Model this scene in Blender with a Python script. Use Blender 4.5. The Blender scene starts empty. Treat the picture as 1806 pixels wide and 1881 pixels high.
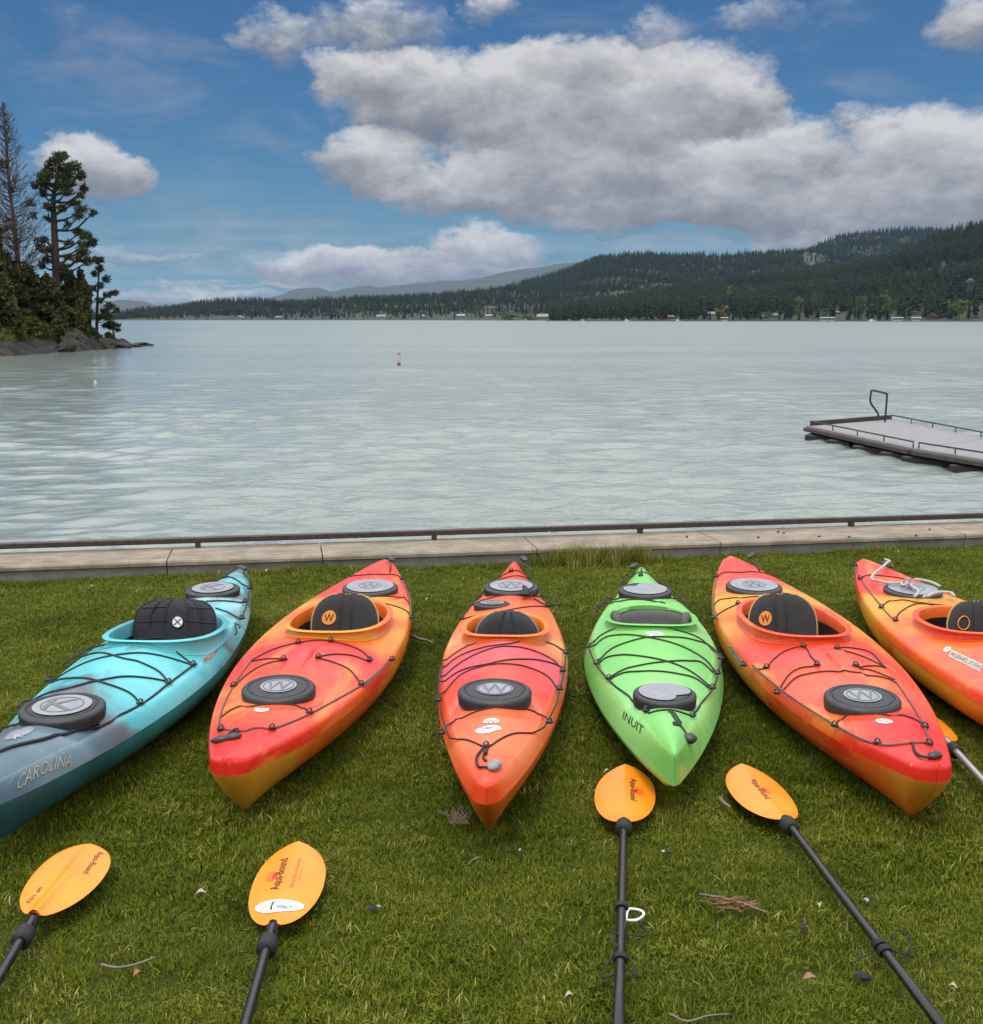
import bpy, math, random
import numpy as np
from mathutils import Vector, Matrix
from mathutils.bvhtree import BVHTree

random.seed(7)
rng = np.random.default_rng(7)
scene = bpy.context.scene
COL = scene.collection

# ------------------------------------------------------------------ camera
FPX, YH, CAMH = 2200.0, 585.0, 1.85          # focal length and horizon in photo pixels, eye height
IMW, IMH = 1806.0, 1881.0
TH = math.atan((IMH / 2 - YH) / FPX)
cT, sT = math.cos(TH), math.sin(TH)
cam_d = bpy.data.cameras.new("camera")
cam_d.sensor_fit = 'HORIZONTAL'
cam_d.sensor_width = 36.0
cam_d.lens = FPX / IMW * 36.0
cam_d.clip_start = 0.05
cam_d.clip_end = 60000.0
cam = bpy.data.objects.new("camera", cam_d)
cam.location = (0, 0, CAMH)
cam.rotation_euler = (math.pi / 2 - TH, 0, 0)
COL.objects.link(cam)
scene.camera = cam

def ray(px, py):
    X = (px - IMW / 2) / FPX
    d = (py - IMH / 2) / FPX
    return np.array((X, cT - d * sT, -(sT + d * cT)))

def at(px, py, z=0.0):
    r = ray(px, py)
    t = (z - CAMH) / r[2]
    return np.array((r[0] * t, r[1] * t, z))

def at_y(px, py, Y):
    r = ray(px, py)
    t = Y / r[1]
    return np.array((r[0] * t, Y, CAMH + r[2] * t))

# ------------------------------------------------------------------ node helpers
class N:
    """tiny expression helper for shader node sockets"""
    def __init__(s, nt, sock): s.nt, s.s = nt, sock
    def _m(s, op, b=None, c=None, clamp=False):
        n = s.nt.nodes.new('ShaderNodeMath'); n.operation = op; n.use_clamp = clamp
        for i, v in enumerate((s, b, c)):
            if v is None: continue
            if isinstance(v, N): s.nt.links.new(v.s, n.inputs[i])
            else: n.inputs[i].default_value = v
        return N(s.nt, n.outputs[0])
    def __add__(s, o): return s._m('ADD', o)
    __radd__ = __add__
    def __sub__(s, o): return s._m('SUBTRACT', o)
    def __rsub__(s, o): return (s * -1.0) + o
    def __mul__(s, o): return s._m('MULTIPLY', o)
    __rmul__ = __mul__
    def __truediv__(s, o): return s._m('DIVIDE', o)
    def max(s, o): return s._m('MAXIMUM', o)
    def min(s, o): return s._m('MINIMUM', o)
    def abs(s): return s._m('ABSOLUTE')
    def pow(s, o): return s._m('POWER', o)
    def smooth(s, a, b):
        n = s.nt.nodes.new('ShaderNodeMapRange'); n.interpolation_type = 'SMOOTHSTEP'
        s.nt.links.new(s.s, n.inputs[0]); n.inputs[1].default_value = a; n.inputs[2].default_value = b
        n.inputs[3].default_value = 0; n.inputs[4].default_value = 1
        return N(s.nt, n.outputs[0])
    def lin(s, a, b, c=0.0, d=1.0):
        n = s.nt.nodes.new('ShaderNodeMapRange')
        s.nt.links.new(s.s, n.inputs[0])
        for i, v in enumerate((a, b, c, d)): n.inputs[i + 1].default_value = v
        return N(s.nt, n.outputs[0])

def noise(nt, vec, scale, detail=4.0, rough=0.55, dist=0.0, dim='3D'):
    n = nt.nodes.new('ShaderNodeTexNoise'); n.noise_dimensions = dim
    if vec is not None: nt.links.new(vec, n.inputs['Vector'])
    n.inputs['Scale'].default_value = scale; n.inputs['Detail'].default_value = detail
    n.inputs['Roughness'].default_value = rough; n.inputs['Distortion'].default_value = dist
    return N(nt, n.outputs['Fac'])

def comb(nt, x, y, z):
    n = nt.nodes.new('ShaderNodeCombineXYZ')
    for i, v in enumerate((x, y, z)):
        if isinstance(v, N): nt.links.new(v.s, n.inputs[i])
        else: n.inputs[i].default_value = v
    return n.outputs[0]

def mixc(nt, f, a, b, mode='MIX'):
    n = nt.nodes.new('ShaderNodeMix'); n.data_type = 'RGBA'; n.blend_type = mode
    for sock, v in ((n.inputs[0], f), (n.inputs[6], a), (n.inputs[7], b)):
        if isinstance(v, N): nt.links.new(v.s, sock)
        elif isinstance(v, bpy.types.NodeSocket): nt.links.new(v, sock)
        elif isinstance(v, (tuple, list)): sock.default_value = (*v[:3], 1)
        else: sock.default_value = v
    return n.outputs[2]

def ramp(nt, f, stops, interp='LINEAR'):
    n = nt.nodes.new('ShaderNodeValToRGB'); cr = n.color_ramp; cr.interpolation = interp
    while len(cr.elements) < len(stops): cr.elements.new(0.5)
    for e, (p, c) in zip(cr.elements, stops):
        e.position = p; e.color = (*c[:3], 1)
    nt.links.new(f.s, n.inputs[0])
    return n.outputs[0]

# ------------------------------------------------------------------ sky and sun
SUN_EL, SUN_AZ = math.radians(68), math.radians(200)   # azimuth from +Y towards +X; high, behind and left
world = bpy.data.worlds.new("World")
scene.world = world
world.use_nodes = True
nt = world.node_tree
nt.nodes.clear()
SKY_STRENGTH = 0.1
tc = nt.nodes.new('ShaderNodeTexCoord')
sep = nt.nodes.new('ShaderNodeSeparateXYZ')
nt.links.new(tc.outputs['Generated'], sep.inputs[0])
dx, dy, dz = (N(nt, sep.outputs[i]) for i in range(3))
dirv = tc.outputs['Generated']
K = 2200.0
el = dz._m('ARCSINE') * K
az = dx._m('ARCTAN2', dy) * K
p3 = comb(nt, az * 0.001, el * 0.00155, 0.0)
w1 = noise(nt, p3, 7.0, 5.0, 0.6)
nsep = nt.nodes.new('ShaderNodeTexNoise'); nt.links.new(p3, nsep.inputs['Vector'])
nsep.inputs['Scale'].default_value = 9.0; nsep.inputs['Detail'].default_value = 6.0; nsep.inputs['Roughness'].default_value = 0.62
sc3 = nt.nodes.new('ShaderNodeSeparateColor'); nt.links.new(nsep.outputs['Color'], sc3.inputs[0])
wx = (N(nt, sc3.outputs[0]) - 0.5) * 165.0
wy = (N(nt, sc3.outputs[1]) - 0.5) * 100.0
u = az + wx
v = el + wy
def azel(px, py):
    r = ray(px, py); r = r / np.linalg.norm(r)
    return math.atan2(r[0], r[1]) * K, math.asin(r[2]) * K
BLOBS = [  # photo px of each cloud lump: cx, cy, rx, ry, weight
    (900, 180, 330, 90, 1.0), (1070, 115, 130, 55, .8), (1220, 180, 230, 95, 1.0), (690, 140, 130, 50, .85),
    (1080, 270, 290, 90, 1.0), (1340, 200, 100, 60, .7), (680, 290, 130, 62, .8), (980, 345, 350, 60, .9),
    (1300, 340, 300, 80, 1.0), (1440, 285, 110, 75, .9), (1530, 385, 290, 60, .9), (1720, 300, 190, 110, 1.0),
    (1800, 370, 190, 80, .9), (1180, 395, 280, 34, .6), (520, 75, 90, 55, .42), (705, 50, 140, 55, .45),
    (1215, 65, 70, 55, .36), (905, 10, 60, 35, .42), (1390, 45, 110, 45, .30), (1790, 40, 90, 65, .5),
    (160, 310, 105, 60, .8), (230, 320, 60, 45, .4), (640, 485, 250, 34, .75), (885, 465, 130, 55, .85), (380, 545, 190, 22, .45),
    (760, 508, 280, 26, .7), (240, 470, 220, 12, .30), (1580, 220, 70, 40, .3), (1500, 440, 120, 22, .5), (420, 520, 260, 9, .25)]
D = None; T = None
for (cx, cy, rx, ry, w) in BLOBS:
    a0, e0 = azel(cx, cy)
    hx = (u - a0) * (1.0 / rx); hy = (v - e0) * (1.0 / ry)
    q = (1.0 - (hx * hx + hy * hy)).max(0.0) * w
    t_ = q * hy
    D = q if D is None else D + q
    T = t_ if T is None else T + t_
f2 = noise(nt, p3, 9.0, 7.0, 0.58)
f3 = noise(nt, p3, 24.0, 6.0, 0.6)
Tn = T / (D + 0.08)
# clouds beyond the photograph's field: the same broken cumulus deck thickening overhead, as the flat light implies
genn = noise(nt, dirv, 2.2, 7.0, 0.6)
off = (el * (1.0 / K)).smooth(0.27, 0.55).max((az.abs() * (1.0 / K)).smooth(0.45, 0.8))
gen = genn.smooth(0.36, 0.52) * off * 0.95
f4 = noise(nt, p3, 70.0, 4.0, 0.65)
Dn = D + (f2 - 0.5) * 0.70 + (f3 - 0.5) * 0.36 + (f4 - 0.5) * 0.16
alpha = Dn.smooth(0.0, 0.60) * D.smooth(0.0, 0.12) * (1.0 - off)
veil = noise(nt, comb(nt, az * 0.0011, el * 0.0032, 5.0), 3.2, 6.0, 0.6, 0.5)
low = (el.smooth(300.0, 30.0)) * noise(nt, comb(nt, az * 0.0012, el * 0.007, 8.0), 2.6, 5.0, 0.55).smooth(0.42, 0.66) * 0.55
alpha = (alpha * 0.97).max(gen).max(veil.smooth(0.44, 0.80) * 0.42 * (1.0 - off)).max(low)
bright = (Tn * 0.85 + (f2 - 0.5) * 0.85 + (f3 - 0.5) * 0.55 + 0.60 - D.smooth(0.9, 2.4) * 0.16)
bright = bright * (1.0 - off) + (genn.lin(0.4, 0.7, 0.85, 0.45)) * off
cloudc = ramp(nt, bright, [(0.0, (.17, .178, .20)), (0.35, (.265, .27, .29)), (0.65, (.42, .418, .432)), (1.0, (.62, .615, .615))])
# unseen clouds just above the view raised in brightness, added to brighten the water
cloud_boost = (dz.max(0.0)).smooth(0.215, 0.36) * 3.4 + (dz.max(0.0)).smooth(0.35, 0.95) * 0.5 + 1.0
vm = nt.nodes.new('ShaderNodeVectorMath'); vm.operation = 'SCALE'
nt.links.new(cloudc, vm.inputs[0]); nt.links.new((cloud_boost * (1.0 / SKY_STRENGTH)).s, vm.inputs['Scale'])
sky = nt.nodes.new('ShaderNodeTexSky'); sky.sky_type = 'NISHITA'; sky.sun_disc = False
sky.sun_elevation = SUN_EL; sky.sun_rotation = SUN_AZ
sky.altitude = 900; sky.air_density = 1.3; sky.dust_density = 0.6; sky.ozone_density = 2.5
skyt = mixc(nt, 1.0, sky.outputs[0], (0.175, 0.375, 0.575), 'MULTIPLY')
haze_band = noise(nt, comb(nt, az * 0.001, el * 0.02, 3.0), 3.0, 4.0, .55)
skyb = mixc(nt, (el.smooth(330.0, 20.0) * haze_band.smooth(.3, .75) * 0.5), skyt, (2.6, 3.9, 5.2))
col = mixc(nt, alpha, skyb, vm.outputs[0])
bg = nt.nodes.new('ShaderNodeBackground'); bg.inputs['Strength'].default_value = SKY_STRENGTH
nt.links.new(col, bg.inputs['Color'])
wo = nt.nodes.new('ShaderNodeOutputWorld'); nt.links.new(bg.outputs[0], wo.inputs[0])

sun_d = bpy.data.lights.new("sun", 'SUN')
sun_d.energy = 1.5; sun_d.angle = math.radians(16); sun_d.color = (1.0, .95, .88)
sun = bpy.data.objects.new("sun", sun_d); COL.objects.link(sun)
sdir = Vector((math.sin(SUN_AZ) * math.cos(SUN_EL), math.cos(SUN_AZ) * math.cos(SUN_EL), math.sin(SUN_EL)))
sun.rotation_euler = sdir.to_track_quat('Z', 'Y').to_euler()
sun.location = (0, 0, 30)
scene.view_settings.view_transform = 'Standard'
scene.view_settings.look = 'None'
scene.view_settings.gamma = 1.0
scene.view_settings.use_curve_mapping = False
scene.view_settings.exposure = 0.12
scene.cycles.max_bounces = 6
scene.cycles.diffuse_bounces = 3
scene.cycles.glossy_bounces = 3
scene.cycles.use_denoising = True

# ------------------------------------------------------------------ object helpers
def mk(name, V, F, mat=None, parent=None, smooth=True, mats=None, midx=None, sharp=None):
    me = bpy.data.meshes.new(name)
    me.from_pydata([tuple(map(float, p)) for p in V], [], [tuple(map(int, f)) for f in F])
    for m in (mats or ([mat] if mat else [])): me.materials.append(m)
    if midx is not None: me.polygons.foreach_set('material_index', np.asarray(midx, dtype=np.int32))
    me.polygons.foreach_set('use_smooth', [bool(smooth)] * len(me.polygons))
    if sharp: me.set_sharp_from_angle(angle=math.radians(sharp))
    me.update()
    o = bpy.data.objects.new(name, me)
    COL.objects.link(o)
    if parent is not None: o.parent = parent
    return o

def tag(o, label=None, cat=None, group=None, kind=None):
    if label: o['label'] = label
    if cat: o['category'] = cat
    if group: o['group'] = group
    if kind: o['kind'] = kind
    return o

def thing(name, label, cat, loc=(0, 0, 0), rotz=0.0, group=None):
    o = bpy.data.objects.new(name, None)
    o.empty_display_size = 0.2
    COL.objects.link(o)
    o.location = [float(c) for c in loc]; o.rotation_euler = (0, 0, float(rotz))
    return tag(o, label, cat, group)

class MB:
    """collects verts and faces for one mesh"""
    def __init__(s): s.V, s.F, s.M = [], [], []
    def add(s, V, F, m=0):
        b = len(s.V); s.V.extend(V); s.F.extend([tuple(i + b for i in f) for f in F]); s.M.extend([m] * len(F)); return s
    def build(s, name, mat, parent=None, smooth=True, sharp=None, mats=None):
        return mk(name, s.V, s.F, mat, parent, smooth, mats=mats, midx=s.M if mats else None, sharp=sharp)

def g_box(c, size, rot=None, bev=0.0):
    x, y, z = (k / 2 for k in size)
    if bev <= 0:
        V = [(sx * x, sy * y, sz * z) for sx in (-1, 1) for sy in (-1, 1) for sz in (-1, 1)]
        F = [(0, 1, 3, 2), (4, 6, 7, 5), (0, 4, 5, 1), (2, 3, 7, 6), (0, 2, 6, 4), (1, 5, 7, 3)]
    else:
        b = bev
        V, F = [], []
        rings = [(-z, -b), (-z + b, 0), (z - b, 0), (z, -b)]
        for (zz, o) in rings:
            for (sx, sy) in ((-1, -1), (1, -1), (1, 1), (-1, 1)):
                ex, ey = x + o, y + o
                V += [(sx * ex, sy * (ey - b), zz), (sx * (ex - b), sy * ey, zz)] if sx * sy > 0 else [(sx * (ex - b), sy * ey, zz), (sx * ex, sy * (ey - b), zz)]
        n = 8
        for r in range(3):
            for k in range(n):
                F.append((r * n + k, r * n + (k + 1) % n, (r + 1) * n + (k + 1) % n, (r + 1) * n + k))
        F.append(tuple(range(n))[::-1]); F.append(tuple(3 * n + k for k in range(n)))
    M = rot if rot is not None else np.eye(3)
    return [tuple(np.asarray(M) @ np.array(p) + np.array(c)) for p in V], F

def rotz(a):
    c, s = math.cos(a), math.sin(a)
    return np.array(((c, -s, 0), (s, c, 0), (0, 0, 1)))

def smooth_line(P, n=6):
    P = [np.asarray(p, float) for p in P]
    if len(P) < 3: 
        return [P[0] + (P[-1] - P[0]) * k / n for k in range(n + 1)]
    Q = [2 * P[0] - P[1]] + P + [2 * P[-1] - P[-2]]
    out = []
    for i in range(1, len(Q) - 2):
        a, b, c, d = Q[i - 1], Q[i], Q[i + 1], Q[i + 2]
        for k in range(n):
            t = k / n
            out.append(0.5 * (2 * b + (c - a) * t + (2 * a - 5 * b + 4 * c - d) * t * t + (3 * b - a - 3 * c + d) * t ** 3))
    out.append(P[-1])
    return out

def g_tube(P, r, sides=6, closed=False, cap=True, taper=None):
    P = [np.asarray(p, float) for p in P]
    n = len(P); V, F = [], []
    up = np.array((0.13, 0.21, 0.97))
    for i in range(n):
        if closed: d = P[(i + 1) % n] - P[i - 1]
        else: d = P[min(i + 1, n - 1)] - P[max(i - 1, 0)]
        L = np.linalg.norm(d); d = d / L if L > 1e-9 else np.array((0, 0, 1.0))
        a = np.cross(d, up); la = np.linalg.norm(a)
        if la < 1e-3: a = np.cross(d, (1, 0, 0)); la = np.linalg.norm(a)
        a /= la; b = np.cross(a, d)
        rr = r if taper is None else r * (taper[0] + (taper[1] - taper[0]) * i / (n - 1))
        for k in range(sides):
            t = 2 * math.pi * k / sides
            V.append(tuple(P[i] + rr * (math.cos(t) * a + math.sin(t) * b)))
    m = n if closed else n - 1
    for i in range(m):
        j = (i + 1) % n
        for k in range(sides):
            F.append((i * sides + k, i * sides + (k + 1) % sides, j * sides + (k + 1) % sides, j * sides + k))
    if cap and not closed:
        F.append(tuple(range(sides))[::-1]); F.append(tuple((n - 1) * sides + k for k in range(sides)))
    return V, F

def g_grid(rows):
    """rows: list of equally long lists of points -> quads"""
    V = [tuple(p) for r in rows for p in r]; m = len(rows[0]); F = []
    for i in range(len(rows) - 1):
        for j in range(m - 1):
            F.append((i * m + j, i * m + j + 1, (i + 1) * m + j + 1, (i + 1) * m + j))
    return V, F

def g_rings(rings, cap0=False, cap1=False):
    V = [tuple(p) for r in rings for p in r]; m = len(rings[0]); F = []
    for i in range(len(rings) - 1):
        for j in range(m):
            F.append((i * m + j, i * m + (j + 1) % m, (i + 1) * m + (j + 1) % m, (i + 1) * m + j))
    if cap0: F.append(tuple(range(m))[::-1])
    if cap1: F.append(tuple((len(rings) - 1) * m + j for j in range(m)))
    return V, F

def text2d(body, shear=0.0):
    """flat 2D verts/faces of a line of text, normalised to unit width"""
    cu = bpy.data.curves.new("lettering", 'FONT'); cu.body = body; cu.resolution_u = 2; cu.shear = shear
    o = bpy.data.objects.new("lettering", cu)
    me = o.to_mesh()
    V = np.array([p.co[:] for p in me.vertices]); F = [tuple(p.vertices) for p in me.polygons]
    o.to_mesh_clear(); bpy.data.objects.remove(o); bpy.data.curves.remove(cu)
    V[:, 0] -= V[:, 0].min(); w = V[:, 0].max()
    return V[:, 0] / w, V[:, 1] / max(1e-6, V[:, 1].max()), F

# ------------------------------------------------------------------ materials
def new_mat(name):
    m = bpy.data.materials.new(name); m.use_nodes = True
    nt = m.node_tree
    b = nt.nodes['Principled BSDF']
    return m, nt, b

def mat_plain(name, c, rough=0.5, metal=0.0, var=0.12, scale=30.0, bump=0.0, spec=0.5, bscale=None):
    m, nt, b = new_mat(name)
    t = nt.nodes.new('ShaderNodeTexCoord')
    n = noise(nt, t.outputs['Object'], scale, 4.0)
    lo = tuple(k * (1 - var) for k in c); hi = tuple(min(1, k * (1 + var)) for k in c)
    nt.links.new(mixc(nt, n.lin(.3, .7), lo, hi), b.inputs['Base Color'])
    b.inputs['Roughness'].default_value = rough; b.inputs['Metallic'].default_value = metal
    b.inputs['Specular IOR Level'].default_value = spec
    if bump:
        bn = nt.nodes.new('ShaderNodeBump'); bn.inputs['Strength'].default_value = bump; bn.inputs['Distance'].default_value = 0.01
        nt.links.new(noise(nt, t.outputs['Object'], bscale or scale * 2, 3.0).s, bn.inputs['Height'])
        nt.links.new(bn.outputs[0], b.inputs['Normal'])
    return m

def mat_poly(name, L, stops, warp=0.06, xk=0.0, zk=0.0, rough=0.30, seed=0.0, speck=0.06, blotch=None):
    """rotomoulded polyethylene: colours blended in bands along the boat, with swirls and scuffs"""
    m, nt, b = new_mat(name)
    t = nt.nodes.new('ShaderNodeTexCoord')
    s = nt.nodes.new('ShaderNodeSeparateXYZ'); nt.links.new(t.outputs['Object'], s.inputs[0])
    x, y, z = (N(nt, s.outputs[i]) for i in range(3))
    pos = comb(nt, x + seed, y * 0.7, z)
    n1 = noise(nt, pos, 2.6, 3.0, .5, 0.6); n2 = noise(nt, pos, 11.0, 4.0, .6, 0.3)
    f = y * (1.0 / L) + 0.5 + (n1 - 0.5) * (warp * 4) + (n2 - 0.5) * warp + x * xk + z * zk
    c = ramp(nt, f, stops)
    if blotch:
        nb = noise(nt, comb(nt, x * 1.4 + seed * 2.0, y * .55, z * 1.5), 2.7, 4.0, .6, .8)
        c = mixc(nt, (nb.smooth(.50, .68) * .7), c, blotch)
    n3 = noise(nt, comb(nt, x * 40.0, y * 3.0, z * 20.0), 2.0, 5.0, .7)
    sc_ = noise(nt, comb(nt, x * 9.0 + y * 14.0, y * 2.0 - x * 3.0, z * 6.0), 6.0, 6.0, .75, .2)
    c = mixc(nt, sc_.smooth(.62, .70) * .45, c, (.62, .55, .48))
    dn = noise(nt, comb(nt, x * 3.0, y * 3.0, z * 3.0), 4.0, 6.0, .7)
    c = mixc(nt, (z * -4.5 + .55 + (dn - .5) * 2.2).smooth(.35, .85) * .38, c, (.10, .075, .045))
    c2 = mixc(nt, (n3.smooth(.62, .8) * 0.26), c, (.75, .72, .68))
    n4 = noise(nt, t.outputs['Object'], 260.0, 2.0, .6)
    c3 = mixc(nt, n4.smooth(.66, .72) * speck, c2, (.06, .05, .045))
    nt.links.new(c3, b.inputs['Base Color'])
    rn = noise(nt, t.outputs['Object'], 14.0, 5.0, .6)
    nt.links.new(rn.lin(.3, .7, rough - .07, rough + .12).s, b.inputs['Roughness'])
    b.inputs['IOR'].default_value = 1.5; b.inputs['Specular IOR Level'].default_value = .40
    bn = nt.nodes.new('ShaderNodeBump'); bn.inputs['Strength'].default_value = 0.35; bn.inputs['Distance'].default_value = 0.002
    h = noise(nt, t.outputs['Object'], 5.0, 2.0) * 2.0 + n3 * 0.25 + noise(nt, t.outputs['Object'], 180.0, 2.0) * 0.12
    nt.links.new(h.s, bn.inputs['Height']); nt.links.new(bn.outputs[0], b.inputs['Normal'])
    return m

M = {}
M['rubber'] = mat_plain('hatch_rubber', (.022, .0225, .024), .5, var=.3, scale=40, bump=.15)
M['rubber_grey'] = mat_plain('hatch_inlay_grey', (.24, .25, .27), .42, var=.14, scale=18, bump=.08)
M['cord'] = mat_plain('bungee_black', (.018, .017, .018), .75, var=.3, scale=300)
M['cord_tan'] = mat_plain('bungee_weathered', (.11, .09, .07), .8, var=.35, scale=200)
M['rope'] = mat_plain('rope_grey', (.42, .41, .38), .85, var=.3, scale=160, bump=.4)
M['fitting'] = mat_plain('fitting_plastic', (.03, .03, .032), .4, var=.2)
M['fabric'] = mat_plain('seat_fabric', (.028, .026, .026), .85, var=.3, scale=120, bump=.5)
M['fabric_black'] = mat_plain('seat_fabric_black', (.010, .010, .014), .65, var=.3, scale=90, bump=.4)
M['fabric_grey'] = mat_plain('backband_grey', (.09, .085, .083), .9, var=.25, scale=160, bump=.4)
M['piping'] = mat_plain('tan_piping', (.36, .22, .07), .7)
M['liner'] = mat_plain('cockpit_liner', (.012, .011, .011), .6)  # near-black colour stands in for the shade inside the coloured hulls
M['white'] = mat_plain('white_print', (.78, .78, .76), .4, var=.03)
M['orange_print'] = mat_plain('orange_print', (.75, .26, .03), .5, var=.05)
M['black_print'] = mat_plain('black_print', (.012, .012, .012), .5)
M['red_print'] = mat_plain('red_print', (.7, .03, .02), .5)
M['tan_print'] = mat_plain('tan_print', (.30, .24, .18), .5)
M['silver_print'] = mat_plain('silver_print', (.42, .40, .36), .4, var=.3, scale=60)
M['blue_print'] = mat_plain('blue_print', (.22, .27, .55), .5)
M['steel'] = mat_plain('steel', (.6, .6, .6), .25, 1.0)
M['strap'] = mat_plain('grey_strap', (.16, .155, .15), .8)

def g_disc(nr=5, ns=28):
    V = [(0, 0)]; F = []
    for i in range(1, nr + 1):
        for k in range(ns):
            a = 2 * math.pi * k / ns; V.append((i / nr * math.cos(a), i / nr * math.sin(a)))
    for k in range(ns): F.append((0, 1 + k, 1 + (k + 1) % ns))
    for i in range(nr - 1):
        for k in range(ns):
            a = 1 + i * ns; b = a + ns
            F.append((a + k, b + k, b + (k + 1) % ns, a + (k + 1) % ns))
    return np.array(V), F

# air between here and the far hills

# ================================================================== SETTING
# ------------------------------------------------------------------ scatter (one object of stuff)
def scatter(name, pts, scl, rot, idx, protos, label, cat):
    """one object: a point mesh whose nodes put a small plant mesh on every point"""
    me = bpy.data.meshes.new(name)
    n = len(pts)
    me.vertices.add(n)
    me.vertices.foreach_set('co', np.asarray(pts, np.float32).ravel())
    a = me.attributes.new('scl', 'FLOAT_VECTOR', 'POINT'); a.data.foreach_set('vector', np.asarray(scl, np.float32).ravel())
    a = me.attributes.new('rot', 'FLOAT_VECTOR', 'POINT'); a.data.foreach_set('vector', np.asarray(rot, np.float32).ravel())
    a = me.attributes.new('idx', 'INT', 'POINT'); a.data.foreach_set('value', np.asarray(idx, np.int32))
    o = bpy.data.objects.new(name, me); COL.objects.link(o)
    ng = bpy.data.node_groups.new(name + '_nodes', 'GeometryNodeTree')
    ng.interface.new_socket('Geometry', in_out='INPUT', socket_type='NodeSocketGeometry')
    ng.interface.new_socket('Geometry', in_out='OUTPUT', socket_type='NodeSocketGeometry')
    gi = ng.nodes.new('NodeGroupInput'); go = ng.nodes.new('NodeGroupOutput')
    g2i = ng.nodes.new('GeometryNodeGeometryToInstance')
    for pm in reversed(protos):
        po = bpy.data.objects.new(pm.name, pm)
        oi = ng.nodes.new('GeometryNodeObjectInfo'); oi.inputs['Object'].default_value = po
        ng.links.new(oi.outputs['Geometry'], g2i.inputs[0])
    iop = ng.nodes.new('GeometryNodeInstanceOnPoints'); iop.inputs['Pick Instance'].default_value = True
    def attr(nm, t):
        x = ng.nodes.new('GeometryNodeInputNamedAttribute'); x.data_type = t; x.inputs['Name'].default_value = nm
        return x.outputs['Attribute']
    ng.links.new(gi.outputs[0], iop.inputs['Points'])
    ng.links.new(g2i.outputs[0], iop.inputs['Instance'])
    ng.links.new(attr('idx', 'INT'), iop.inputs['Instance Index'])
    ng.links.new(attr('rot', 'FLOAT_VECTOR'), iop.inputs['Rotation'])
    ng.links.new(attr('scl', 'FLOAT_VECTOR'), iop.inputs['Scale'])
    ng.links.new(iop.outputs[0], go.inputs[0])
    md = o.modifiers.new('scatter', 'NODES'); md.node_group = ng
    return tag(o, label, cat, kind='stuff')

def proto(name, V, F, mat, tint=None, smooth=False):
    me = bpy.data.meshes.new(name)
    me.from_pydata([tuple(p) for p in V], [], F); me.materials.append(mat)
    if tint is not None:
        a = me.attributes.new('tint', 'FLOAT', 'POINT'); a.data.foreach_set('value', np.asarray(tint, np.float32))
    me.polygons.foreach_set('use_smooth', [smooth] * len(me.polygons))
    return me

# ------------------------------------------------------------------ sea wall frame of reference
WD = np.array((.9846, .1749)); WN = np.array((-.1749, .9846)); W0 = np.array((0.0, 8.951))
def wall_pt(s, d, z): 
    p = W0 + WD * s + WN * d
    return (p[0], p[1], z)
def wall_dist(x, y): return (x - W0[0]) * WN[0] + (y - W0[1]) * WN[1]
ZW = -0.9        # water level
WALL_Z = 0.112

# ------------------------------------------------------------------ lawn
def lawn_z(x, y):
    return 0.012 * np.sin(x * 1.3 + .4) * np.cos(y * 1.1) + 0.006 * np.sin(x * 3.7 + y * 2.9)
nx, ny = 120, 90
S = np.linspace(-22, 26, nx); Dd = -np.concatenate((np.linspace(0, 9, 60), np.linspace(9.6, 42, 30)))
rows = []
for d in Dd:
    r = []
    for s in S:
        p = W0 + WD * s + WN * d
        r.append((p[0], p[1], float(lawn_z(p[0], p[1])) - 0.014))
    rows.append(r)
m, nt, b = new_mat('lawn_soil')
t = nt.nodes.new('ShaderNodeTexCoord')
n1 = noise(nt, t.outputs['Object'], 3.0, 5.0, .6); n2 = noise(nt, t.outputs['Object'], 60.0, 4.0, .7)
g1 = ramp(nt, n1 * .5 + n2 * .5, [(.3, (.022, .026, .006)), (.5, (.042, .052, .009)), (.7, (.068, .076, .016))])
nt.links.new(g1, b.inputs['Base Color']); b.inputs['Roughness'].default_value = .95; b.inputs['Specular IOR Level'].default_value = .05
lawn = mk('lawn', *g_grid(rows), m)
tag(lawn, kind='structure')

def mat_grass(name, stops, rough=.55):
    m, nt, b = new_mat(name)
    a = nt.nodes.new('ShaderNodeAttribute'); a.attribute_name = 'tint'
    oi = nt.nodes.new('ShaderNodeObjectInfo')
    geo = nt.nodes.new('ShaderNodeNewGeometry')
    big = noise(nt, geo.outputs['Position'], 1.3, 3.0, .6)
    f = N(nt, a.outputs['Fac']) * .62 + N(nt, oi.outputs['Random']) * .18 + (big - .5) * 1.0 + (noise(nt, geo.outputs['Position'], 4.5, 3.0, .6) - .5) * .45 + .1
    c = ramp(nt, f, stops)
    nt.links.new(c, b.inputs['Base Color'])
    b.inputs['Roughness'].default_value = rough
    b.inputs['Specular IOR Level'].default_value = .14
    tr = nt.nodes.new('ShaderNodeBsdfTranslucent'); nt.links.new(c, tr.inputs['Color'])
    ms = nt.nodes.new('ShaderNodeMixShader'); ms.inputs[0].default_value = .22
    nt.links.new(b.outputs[0], ms.inputs[1]); nt.links.new(tr.outputs[0], ms.inputs[2])
    out = nt.nodes['Material Output']; nt.links.new(ms.outputs[0], out.inputs['Surface'])
    return m
M['grass'] = mat_grass('grass_blades', [(0.0, (.040, .060, .003)), (.3, (.074, .104, .005)), (.6, (.136, .166, .008)), (.85, (.215, .212, .02)), (1.0, (.38, .32, .12))])

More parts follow.
